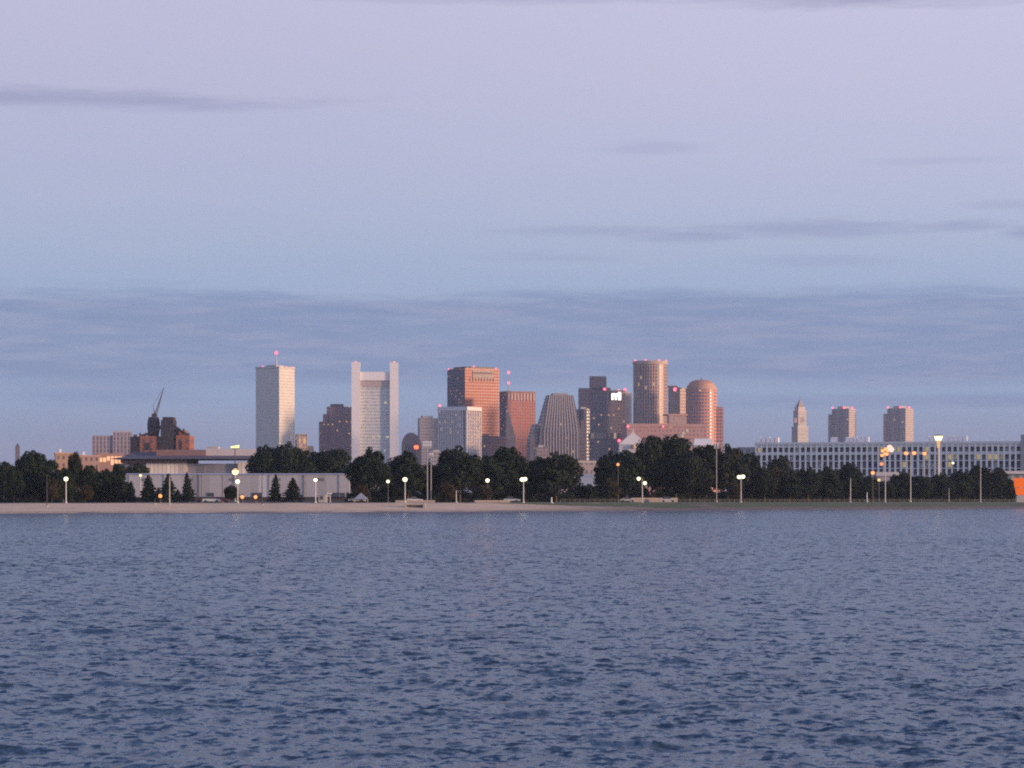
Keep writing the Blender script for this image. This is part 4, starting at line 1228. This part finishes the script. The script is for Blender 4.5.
FRONT = 'trees along the waterfront park'
PINES = 'dark conifers before the long shed'
BACK = 'trees standing behind the sheds and front row'
T = [
    ('b', 3, 22, 462, 92, 'dark tree at the very left edge of the shore', FRONT),
    ('b', 31, 30, 451, 96, 'tall round-headed dark tree right of the slim dark tower', FRONT),
    ('b', 14, 15, 467, 84, 'shorter dark tree right in front of the slim dark tower', FRONT),
    ('b', 48, 22, 457, 98, 'dark tree left of the tan brick building', FRONT),
    ('r', 52, 15, 477, 72, 'low russet-tinged tree left of the first lit park lamp', FRONT),
    ('b', 63, 21, 467, 86, 'dark tree right behind the first lit park lamp at left', FRONT),
    ('b', 76, 13, 452, 104, 'narrow tall dark tree between the tan building and the pinkish brick row', FRONT),
    ('b', 90, 24, 466, 90, 'broad dark tree in front of the pinkish brick row', FRONT),
    ('r', 85, 16, 484, 70, 'small russet-tinged tree at the foot of the broad one before the brick row', FRONT),
    ('b', 106, 20, 469, 88, 'dark tree below the blazing orange windows', FRONT),
    ('b', 118, 13, 461, 94, 'narrow dark tree at the left end of the long shed', FRONT),
    ('c', 131, 13, 480, 80, 'short dark conifer, leftmost in front of the long shed', PINES),
    ('c', 148, 19, 474, 78, 'broad dark conifer left of the lowest amber lamp', PINES),
    ('c', 168, 22, 473, 74, 'broadest dark conifer, forked at the top, before the pale wall panels', PINES),
    ('c', 188, 15, 472, 76, 'slim steep dark conifer right of the pale wall panels', PINES),
    ('b', 121, 17, 480, 82, 'low bushy dark tree left of the leftmost conifer', FRONT),
    ('c', 158, 13, 487, 72, 'shortest conifer, between two taller ones behind the lowest amber lamp', PINES),
    ('c', 178, 12, 489, 82, 'low stubby conifer left of the slim steep one', PINES),
    ('b', 231, 13, 485, 84, 'small round dark tree under the big warm lamp', FRONT),
    ('c', 275, 14, 473, 78, 'slim dark conifer below the antenna tower, left of a pair', PINES),
    ('c', 293, 22, 477, 76, 'wide low dark conifer, right of the pair below the antenna tower', PINES),
    ('b', 137, 26, 464, 245, 'dark rounded treetop showing over the left end of the long shed', BACK),
    ('b', 268, 30, 446, 252, 'rounded tree rising behind the shed below the left of the antenna tower', BACK),
    ('b', 291, 38, 443, 248, 'wide tree rising behind the shed below the small pinkish block', BACK),
    ('b', 330, 42, 446, 250, 'wide tree rising behind the shed below the dark stepped tower', BACK),
    ('b', 370, 36, 448, 92, 'big dark tree at the right end of the long shed below the white framed tower', FRONT),
    ('r', 361, 16, 484, 70, 'small russet-tinged tree at the right end of the long shed', FRONT),
    ('b', 358, 14, 456, 108, 'narrower dark tree touching the right end of the long shed', FRONT),
    ('b', 389, 20, 467, 100, 'dark tree filling the dip below the right pylon of the white framed tower', FRONT),
    ('b', 408, 34, 452, 96, 'big dark tree left of the twin floodlight masts', FRONT),
    ('b', 431, 24, 463, 104, 'dark tree right behind the twin floodlight masts', FRONT),
    ('r', 447, 18, 482, 68, 'low russet-tinged tree right of the twin floodlight masts', FRONT),
    ('b', 460, 42, 447, 94, 'big round dark tree below the white ribbed tower', FRONT),
    ('b', 490, 30, 455, 98, 'dark tree below the dark purple low block', FRONT),
    ('b', 509, 34, 447, 102, 'tall dark tree below the pinkish brown tower with the masts', FRONT),
    ('b', 533, 30, 461, 98, 'dark tree right of the twin-headed lamp by the beach end', FRONT),
    ('r', 482, 20, 484, 68, 'low russet-tinged tree left of the lit lamp below the orange-red tower', FRONT),
    ('b', 556, 44, 453, 92, 'big square-headed dark tree below the grey tapered tower', FRONT),
    ('b', 587, 20, 484, 90, 'low dark tree at the bottom of the gap with the pale blue shed', FRONT),
    ('b', 611, 28, 452, 100, 'dark tree right of the gap, below the lit sign tower', FRONT),
    ('b', 627, 30, 449, 96, 'dark tree below the white gabled hall', FRONT),
    ('r', 612, 18, 478, 72, 'russet-tinged tree under the single amber lamp', FRONT),
    ('b', 652, 36, 437, 104, 'tallest dark tree, below the tall round tower', FRONT),
    ('b', 676, 40, 436, 100, 'tallest broad dark tree below the square pinkish block', FRONT),
    ('b', 690, 30, 452, 90, 'dark tree right of the tallest pair and below the white roofed hall', FRONT),
    ('b', 706, 32, 441, 106, 'tall dark tree left of the single floodlight mast', FRONT),
    ('b', 728, 34, 445, 98, 'tall dark tree right of the single floodlight mast', FRONT),
    ('r', 734, 16, 480, 70, 'russet-tinged sparse tree left of the brightest twin-headed lamp', FRONT),
    ('b', 748, 26, 453, 104, 'dark tree at the left end of the long parking building', FRONT),
    ('b', 765, 24, 468, 92, 'dark tree below the left rooftop boxes of the parking building', FRONT),
    ('b', 782, 30, 456, 260, 'dark tree standing close against the parking building, left of the clock tower', BACK),
    ('r', 776, 20, 466, 104, 'russet-topped tree left of the clock tower', FRONT),
    ('b', 790, 24, 474, 88, 'low dark tree left below the clock tower', FRONT),
    ('b', 808, 26, 467, 94, 'dark tree right below the clock tower', FRONT),
    ('b', 828, 24, 466, 96, 'dark tree left below the left apartment tower', FRONT),
    ('b', 849, 26, 463, 98, 'dark tree directly below the left apartment tower', FRONT),
    ('b', 868, 20, 476, 94, 'low dark tree left of the amber floodlight cluster', FRONT),
    ('b', 884, 22, 481, 100, 'low dark tree below the amber floodlight cluster', FRONT),
    ('b', 902, 24, 472, 104, 'dark tree below the right apartment tower', FRONT),
    ('b', 921, 24, 474, 94, 'dark tree just left of the glowing tall lantern mast', FRONT),
    ('b', 941, 26, 473, 98, 'dark tree just right of the glowing tall lantern mast', FRONT),
    ('b', 960, 24, 470, 94, 'dark tree two crowns right of the glowing lantern mast', FRONT),
    ('b', 978, 22, 465, 102, 'pointed dark tree, tallest near the right edge', FRONT),
    ('b', 997, 24, 468, 96, 'dark tree left of the orange lit sign block', FRONT),
    ('b', 1009, 12, 479, 92, 'narrow dark tree touching the orange lit sign block', FRONT),
]
for a in T:
    tree(*a)

# the dark mass of undergrowth that closes the view under the crowns
rs = np.random.default_rng(5)
pts, nr = [], []
for (p0, p1, d0, d1, h, n) in ((-14, 122, 98, 118, 5.0, 9000), (347, 745, 108, 128, 5.0, 22000), (735, 1016, 108, 128, 7.0, 26000), (-14, 125, 88, 96, 1.5, 1600), (345, 1014, 96, 104, 1.6, 9000)):
    for i in range(n):
        px = rs.uniform(p0, p1); d = rs.uniform(d0, d1)
        Y = 700 + (px - 300) * .25
        for _ in range(3): Y = shoreY(wx(px, Y)) + d
        X = wx(px, Y)
        hh = h * (.45 + .8 * abs(mnoise.noise((X * .09, 1.0, d * .02))) + .25 * mnoise.noise((X * .4, 5, 0)))
        pts.append((X, Y, ground(X, Y) + hh * rs.uniform(0, 1))); nr.append((0, -.6, .6))
um = leaf_mesh('undergrowth', np.array(pts), np.array(nr), .45, LEAF, rs)
tag(link('undergrowth', um), 'dark undergrowth and hedge mass closing the view beneath the tree crowns', 'undergrowth', kind='stuff')

# ------------------------------------------------------------------ lamps, masts and posts


def base(px, d):
    Y = Yat(px, d); X = wx(px, Y)
    return X, Y, ground(X, Y) + .03


def lamp(name, px, rows, label, d=54, heads=((0.0, 0.0),), mat=None, r=.62, pole=None, group=None, arm=True):
    """park lamp: rows = row of the head; heads = offsets (px, rows) of each lamp head"""
    X, Y, gz = base(px, d); s = Y / F
    o = thing(name, label, 'street lamp' if 'lamp' in name else 'mast', (X, Y, gz), 0, group)
    zt = wz(rows, Y) - gz
    r *= 0.82
    top = max(zt - dy * s for dx, dy in heads)
    b = MB(); b.tube((0, 0, 0), (0, 0, top - .15), .17, .11, 8); b.cyl(0, 0, 0, .35, .3, n=10)
    b.build('pole', pole or PALE_POLE, o)
    for dx, dy in heads:
        hx, hz = dx * s, zt - dy * s
        if abs(dx) > .2:
            b = MB(); b.tube((0, 0, hz + .05), (hx, 0, hz + .25), .07, .06); b.build('arm', pole or PALE_POLE, o)
        h = MB(); h.cyl(hx, 0, hz + .46, hz + .72, r * 1.05, r * .5, n=12)
        ho = h.build('lamp_housing', DARK_METAL, o)
        g = MB(); g.sphere((hx, 0, hz), r, r, r * .95, n=12, m=8)
        g.build('bulb_globe', mat or WHITE_GLOW, ho)
    return o


PL = 'lit park lamps along the waterfront'
lamp('street_lamp', 66, 479, 'lit white park lamp on a pale pole, leftmost on the beach front', group=PL)
lamp('street_lamp', 237.7, 481.5, 'lit white park lamp just below the big warm lamp by the long shed', group=PL)
lamp('street_lamp', 315.5, 480, 'lit white park lamp before the bare right half of the long shed', group=PL, r=.55)
lamp('street_lamp', 388, 481.5, 'small lit park lamp on a dark pole against the trees, left of a brighter one', d=66, group=PL, r=.5, pole=DARK_METAL)
lamp('street_lamp', 405, 479.5, 'bright lit park lamp on a pale pole left of the twin floodlight masts', group=PL, r=.72)
lamp('street_lamp', 487.5, 480.5, 'lit park lamp on a dark pole below the orange-red tower', d=66, group=PL, pole=DARK_METAL)
lamp('street_lamp', 523.5, 479.5, 'twin-headed lit park lamp on a pale pole at the end of the beach', group=PL, heads=((-1.5, 0), (1.6, -.4)), d=50, r=.66)
lamp('street_lamp', 642.3, 480.5, 'lit park lamp with two heads at uneven heights below the tall round tower', group=PL, heads=((-3.6, -1.8), (2.6, 2.6)))
lamp('street_lamp', 741, 477, 'bright twin-headed park lamp on a pale pole left of the clock tower', group=PL, heads=((-1.9, 0), (2.0, -.4)), r=.72)
lamp('street_lamp', 235.3, 471.8, 'big bright warm lamp above the roof edge of the long shed', d=138, mat=WARM_GLOW, r=1.1)
lamp('street_lamp', 140.5, 475.5, 'tiny yellowish lamp above the left end of the long shed', d=140, mat=glow('yellow_lamp_glow', (1, .85, .35), 2), r=.45)
AG = 'low amber lamps before the long shed'
lamp('bollard_lamp', 160.3, 496, 'low amber lamp between two conifers, leftmost of three', d=58, mat=AMBER_GLOW, r=.55, group=AG, pole=DARK_METAL)
lamp('bollard_lamp', 242.3, 497, 'low amber lamp right of a white park lamp, middle of three', d=58, mat=AMBER_GLOW, r=.55, group=AG, pole=DARK_METAL)
lamp('bollard_lamp', 255.5, 497, 'low amber lamp next to a thin bare dark pole, right of three', d=58, mat=AMBER_GLOW, r=.55, group=AG, pole=DARK_METAL)
lamp('street_lamp', 618, 464.5, 'single amber lamp among the dark trees below the white gabled hall', d=76, mat=AMBER_GLOW, r=.5, pole=DARK_METAL)
lamp('street_lamp', 872.8, 472.8, 'amber lamp low left of the amber floodlight cluster', d=80, mat=AMBER_GLOW, r=.75, pole=DARK_METAL)
lamp('street_lamp', 879, 480, 'dim yellow lamp against the trees below the amber floodlight cluster', d=76, mat=glow('dim_yellow_glow', (1, .7, .25), 1.2), r=.6, pole=DARK_METAL)
lamp('street_lamp', 953, 463, 'small white-green lamp before the parking building right of the glowing mast', d=200, mat=glow('greenish_glow', (.85, 1, .7), 2), r=.6, pole=DARK_METAL)
lamp('signal_lamp', 416.3, 447, 'red light on a thin pole above the trees right of the white framed tower', d=130, mat=glow('red_signal_glow', (1, .13, .06), 3), r=.85, pole=DARK_METAL)

# tall floodlight masts
o = lamp('floodlight_mast', 885.3, 452, 'tall pale mast with a cluster of amber floodlights', d=64, mat=AMBER_GLOW, r=.62,
         heads=((-2.6, -1.2), (0, -3.0), (-.4, 1.8), (-3.4, 3.4), (2.2, -1.0), (1.6, 2.2)))
for ch in [c for c in o.children]:
    pass
X, Y, gz = base(885.3, 64); s = Y / F
g = MB(); g.sphere((4.4 * s, 0, wz(447.8, Y) - gz), 1.0, n=10, m=6); g.sphere((6.2 * s, 0, wz(449.5, Y) - gz), .9, n=10, m=6)
g.build('flood_globe', glow('soft_pink_glow', (1, .72, .6), 1.2), o)
b = MB(); b.tube((0, 0, wz(449, Y) - gz), (6.2 * s, 0, wz(450.5, Y) - gz), .12); b.build('arm', PALE_POLE, o)
g = MB(); g.sphere((-3.8 * s, 0, wz(464, Y) - gz), .6, n=8, m=6); g.build('bulb_globe', glow('dim_amber_glow', (1, .3, .15), 1.4), o)
b = MB(); b.tube((0, 0, wz(464, Y) - gz), (-3.8 * s, 0, wz(463.7, Y) - gz), .1); b.build('arm', PALE_POLE, o)
lamp('floodlight_mast', 910.6, 453.2, 'tall pale mast with two amber lamps right of the floodlight cluster', d=64, mat=AMBER_GLOW, r=.8, heads=((-4.4, 0), (3.6, -.2)))
lamp('floodlight_mast', 924.5, 453.4, 'pale mast with a single amber lamp left of the glowing lantern mast', d=120, mat=AMBER_GLOW, r=.85)

# glowing lantern mast
X, Y, gz = base(938.5, 150); s = Y / F
o = thing('lantern_mast', 'tall mast with a blazing yellow lantern head and a lit shaft', 'mast', (X, Y, gz))
zt = wz(438.5, Y) - gz
b = MB(); b.tube((0, 0, 0), (0, 0, zt - .6), .42, .36, 10); b.build('shaft', plain('mast_white_paint', (0.7, 0.62, 0.5), .6, .1), o)
b = MB(); b.cyl(0, 0, zt - 3.6, zt - .75, .45, .75, n=12, bottom=True); b.build('lit_shaft_top', glow('shaft_light_glow', (1.0, .55, .25), .9), o)  # lantern light falling on the shaft, put in as a glowing sleeve
b = MB(); b.cyl(0, 0, zt - .7, zt + .9, 1.05, 1.6, n=16); b.build('lantern', glow('lantern_glow', (1.0, .76, .38), 2.8), o)
b = MB(); b.cyl(0, 0, zt + .92, zt + 1.4, 1.7, 1.2, n=16); b.build('lantern_cap', DARK_METAL, o)
b = MB(); b.tube((-1.3, 0, zt + 1.6), (-1.3, 0, zt + 4.0), .12, .05); b.build('rod', GALV, o)

# unlit floodlight masts
def unlit(px, head, d, label, wide, tall, group=None):
    X, Y, gz = base(px, d); s = Y / F
    o = thing('floodlight_mast', label, 'mast', (X, Y, gz), 0, group)
    zt = wz(head, Y) - gz
    b = MB(); b.tube((0, 0, 0), (0, 0, zt), .17, .12, 8); b.cyl(0, 0, 0, .4, .42, n=10); b.build('pole', plain('grey_pole_paint', (0.36, 0.35, 0.34), .5, .15), o)
    b = MB(); b.box(-wide * s / 2, wide * s / 2, -.1, .1, zt - .12, zt + .12); b.build('crossbar', PALE_POLE, o)
    n = max(2, int(wide / 2.2))
    for r_ in range(2 if tall > 2.6 else 1):
        for k in range(n):
            x = (-wide / 2 + wide * (k + .5) / n) * s
            b = MB(); z = zt + .25 + r_ * .75; b.prism(rect(x - .26, x + .26, -.45, -.1), z, z + .6, top=rect(x - .26, x + .26, -.32, .05), bottom=True)
            b.build('flood_lamp', plain('pale_lamp_housing', (0.62, 0.6, 0.6), .5, .1), o)
    return o


TF = 'unlit floodlight masts over the park'
unlit(427.3, 447, 82, 'unlit tall pale floodlight mast with a wide head, left and taller of a pair', 9, 3, TF)
unlit(431, 456, 84, 'unlit pale floodlight mast, shorter and right of a pair', 5, 2, TF)
unlit(716.5, 448, 84, 'unlit pale floodlight mast with a square head standing alone below the domed tower', 5.5, 3.4, TF)
# yellow floodlight over the hall roof
X, Y, gz = base(235, 320)
o = thing('floodlight_mast', 'dark mast with a lit yellow-green floodlight bank above the hall roof', 'mast', (X, Y, gz)); s = Y / F
b = MB(); b.tube((0, 0, 0), (0, 0, wz(449, Y) - gz), .22, .16, 8); b.build('pole', DARK_METAL, o)
b = MB(); b.box(-4.2 * s, 4.4 * s, -.3, .3, wz(448.9, Y) - gz, wz(448.2, Y) - gz); b.build('crossbar', DARK_METAL, o)
for k in range(4):
    x = (-3.4 + 2.2 * k) * s
    b = MB(); b.prism(rect(x - 1.0 * s, x + 1.0 * s, -.5, -.1), wz(448.1, Y) - gz, wz(445.1, Y) - gz - (3 - k) * .12, top=rect(x - .6 * s, x + 1.1 * s, -.3, .1), bottom=True)
    b.build('flood_lamp', glow('yellow_green_glow', (1.0, .92, .38), 1.5), o)


def pole(px, top, d, label, r=.14, mat=None, tip=True, group='bare poles along the shore', lean=0):
    X, Y, gz = base(px, d)
    o = thing('pole', label, 'pole', (X, Y, gz - .1), 0, group)
    h = wz(top, Y) - gz
    b = MB(); b.tube((0, 0, 0), (lean, 0, h), r, r * .6, 8); b.build('shaft', mat or PALE_POLE, o)
    b = MB(); b.cyl(0, 0, 0, .35, r * 2.2, n=10); b.build('foot', CONC, o)
    if tip:
        b = MB(); b.box(lean - .35, lean + .12, -.12, .12, h, h + .14); b.build('head', DARK_METAL, o)


pole(47, 475, 34, 'thin bare pole with a dark foot on the beach left of the first lamp', .11, DARK_METAL)
pole(169.6, 476, 44, 'bare pale pole before the broadest conifer', .13)
pole(201.3, 476, 72, 'dark thin pole before the long shed, left of two', .10, DARK_METAL)
pole(222.3, 476, 72, 'dark thin pole before the long shed, right of two', .10, DARK_METAL)
pole(262, 473, 38, 'thin bare dark pole on the beach right of the amber lamps', .13, DARK_METAL)
pole(850.5, 478, 62, 'bare pale pole before the trees below the left apartment tower', .16)
pole(980.6, 465, 62, 'bare pale pole before the pointed tree near the right edge', .15)
pole(949, 488, 62, 'short thin pole before the trees right of the glowing mast', .10)
pole(456.3, 490, 56, 'short pale post on the beach front below the white ribbed tower', .16, tip=False)
pole(551.5, 497, 46, 'short white post on the grass bank below the tapered tower', .24, WHITE_, tip=False)
pole(867, 492, 62, 'short white post before the trees left of the amber floodlight mast', .2, WHITE_, tip=False)
pole(155, 498.5, 44, 'short dark post on the beach left of the lowest amber lamp', .14, DARK_METAL, tip=False)

# ------------------------------------------------------------------ small things on the shore


def car(px, d, label, paint, group='cars parked before the long shed', L=4.5):
    X, Y, gz = base(px, d)
    o = thing('parked_car', label, 'car', (X, Y, gz), R(random.uniform(-6, 6)), group)
    b = MB(); hw = L / 2
    prof = [(-hw, .35), (hw, .35), (hw, .75), (hw * .62, .92), (-hw * .9, .98), (-hw, .8)]
    for i in range(len(prof)):
        a, c_ = prof[i], prof[(i + 1) % len(prof)]
        b.face([(a[0], -.85, a[1]), (c_[0], -.85, c_[1]), (c_[0], .85, c_[1]), (a[0], .85, a[1])][::-1])
    b.face([(p[0], -.85, p[1]) for p in prof]); b.face([(p[0], .85, p[1]) for p in reversed(prof)])
    b.build('body', paint, o)
    b = MB(); b.prism(rect(-hw * .8, hw * .5, -.8, .8), .97, 1.42, top=rect(-hw * .6, hw * .15, -.62, .62)); b.build('windows', plain('car_glass', (0.03, 0.03, 0.04), .15), o)
    b = MB(); b.box(-hw * .58, hw * .13, -.6, .6, 1.425, 1.47); b.build('roof', paint, o)
    for x in (-hw * .62, hw * .62):
        for y in (-.86, .86):
            w_ = MB(); w_.tube((x, y - .1, .32), (x, y + .1, .32), .33, n=12); w_.build('wheel', plain('tyre', (0.02, 0.02, 0.02), .8), o)
    return o


cr_ = plain('dark_red_car_paint', (0.13, 0.03, 0.035), .3, .05); cw = plain('pale_car_paint', (0.55, 0.55, 0.52), .3, .05); cb = plain('dark_car_paint', (0.05, 0.05, 0.07), .3, .05)
car(205, 72, 'dark red parked car left of the pale car before the long shed', cr_)
car(211.5, 66, 'pale parked car in front of two dark red ones before the long shed', cw)
car(221, 72, 'dark red parked car right of the pale car before the long shed', cr_)
CT = 'cars parked under the trees'
car(357, 74, 'pale parked car at the right end of the long shed', cw, CT)
car(628, 74, 'pale parked car under the trees left of the uneven two-headed lamp', cw, CT)
car(668, 76, 'pale parked car under the tallest broad tree', cw, CT)
car(415, 72, 'pale parked car beneath the twin floodlight masts', cw, CT)
car(512, 72, 'pale parked car under the tree left of the twin-headed lamp at the beach end', cw, CT)

# kiosk and shelters by the shed
X, Y, gz = base(324, 68); s = Y / F
o = thing('beach_kiosk', 'small pale beach kiosk in front of the long shed under its lamp', 'kiosk', (X, Y, gz))
b = MB(); b.box(-5.5 * s, 1.5 * s, 0, 3, 0, 2.0, bottom=False); b.build('wall', CONC, o)
b = MB(); b.prism(rect(-6 * s, 2 * s, -.4, 3.4), 2.01, 2.35, top=rect(-5 * s, 1 * s, .6, 2.2), bottom=True); b.build('roof', plain('canopy_white', None), o)
b = MB(); b.box(-4 * s, -1 * s, -.05, -.01, .8, 1.6); b.build('hatch', plain('dark_blue_door', None), o)
for x in (3 * s, 6.2 * s):
    b = MB(); b.box(x - .1, x + .1, .2, .4, 0, 2.25); b.build('post', WHITE_, o)
b = MB(); b.box(2.4 * s, 7.2 * s, -.3, 2.6, 2.26, 2.5); b.build('canopy', WHITE_, o)
X, Y, gz = base(361, 62); s = Y / F
o = thing('beach_tent', 'pale blue peaked beach tent right of the long shed', 'tent', (X, Y, gz))
b = MB(); b.prism(rect(-7 * s, 7 * s, -1.6, 1.6), .9, 2.5, top=rect(-.12, .12, -.12, .12), bottom=True); b.build('canopy', plain('pale_blue_canvas', (0.26, 0.30, 0.36), .8, .1), o)
for x in (-6.6 * s, 6.6 * s):
    for y in (-1.4, 1.4):
        b = MB(); b.tube((x, y, 0), (x, y, .95), .05); b.build('leg', GALV, o)
X, Y, gz = base(415, 26); s = Y / F
o = thing('beach_ramp', 'low pale concrete landing with a dark opening at the water side of the beach', 'landing', (X, Y, gz - .1))
for sg in (-10, 8.02):
    b = MB(); b.box(sg * s, (sg + 1.98) * s, -.2, 4, 0, 1.3); b.build('pier_end', plain('pale_concrete', (0.36, 0.31, 0.27), .85, .15), o)
b = MB(); b.box(-7.98 * s, 7.98 * s, .3, 4, 0, .75); b.build('dark_wall', plain('dark_stone', (0.09, 0.085, 0.075)), o)
b = MB(); b.box(-8 * s, 8 * s, 0, 4.2, .76, .98); b.build('deck_slab', plain('pale_concrete', None), o)
# low wall pieces under the trees
for (p0, p1, d, lab) in ((392, 438, 60, 'low pale wall at the top of the beach beneath the twin floodlight masts'),
                         (466, 518, 60, 'low pale wall at the top of the beach left of the twin-headed lamp'),
                         (618, 690, 84, 'low pale wall seen between the trunks behind the uneven two-headed lamp')):
    X, Y, gz = base((p0 + p1) / 2, d); s = Y / F; hw = (p1 - p0) / 2 * s
    dY = (Yat(p1, d) - Yat(p0, d)) / 2
    o = thing('low_wall', lab, 'wall', (X, Y, gz - .1), math.atan2(dY, hw), 'low walls along the park')
    b = MB(); b.box(-hw, hw, -.2, .2, 0, .55 if d < 70 else 1.2, bottom=False); b.build('wall', plain('low_wall_stone', (0.20, 0.18, 0.18), .85, .25, .6), o)
    b = MB(); zt = .55 if d < 70 else 1.2; b.box(-hw - .05, hw + .05, -.27, .27, zt + .005, zt + .13); b.build('coping', plain('grey_coping', (0.28, 0.26, 0.25)), o)

# railing along the right-hand promenade
xs_ = [wx(px, Yat(px, 50)) for px in range(560, 1030, 5)]
X0, X1 = xs_[0], xs_[-1]
o = thing('railing', 'long low grey railing along the top of the grass bank at right', 'railing', (X0, shoreY(X0) + 51, ground(X0, shoreY(X0) + 51)))
ox, oy, oz = o.location
P = [Vector((x - ox, shoreY(x) + 51 - oy, ground(x, shoreY(x) + 51) - oz)) for x in xs_]
b = MB()
for a, c_ in zip(P[:-1], P[1:]):
    for h in (.55, 1.0):
        b.tube(a + Vector((0, 0, h)), c_ + Vector((0, 0, h)), .03, n=4)
DRAIL = plain('weathered_rail', (0.16, 0.16, 0.15), .6)
b.build('rail', DRAIL, o)
for p in P:
    b = MB(); b.tube(p + Vector((0, 0, -.2)), p + Vector((0, 0, 1.04)), .045, n=5); b.build('post', DRAIL, o)

# ------------------------------------------------------------------ air
HAZE = 5.0e-5
b = MB(); b.box(-2600, 2600, -60, 4200, -3.3, 225)
t = NT('haze_air')
pv = t.n('ShaderNodeVolumePrincipled')
pv.inputs['Color'].default_value = (0.62, 0.76, 1.0, 1); pv.inputs['Density'].default_value = HAZE; pv.inputs['Anisotropy'].default_value = 0.1
ou = t.n('ShaderNodeOutputMaterial'); t.nt.links.new(pv.outputs[0], ou.inputs['Volume'])
hz = b.build('haze', t.m)
tag(hz, 'thin dusk haze over the bay and the city', 'haze', kind='stuff')
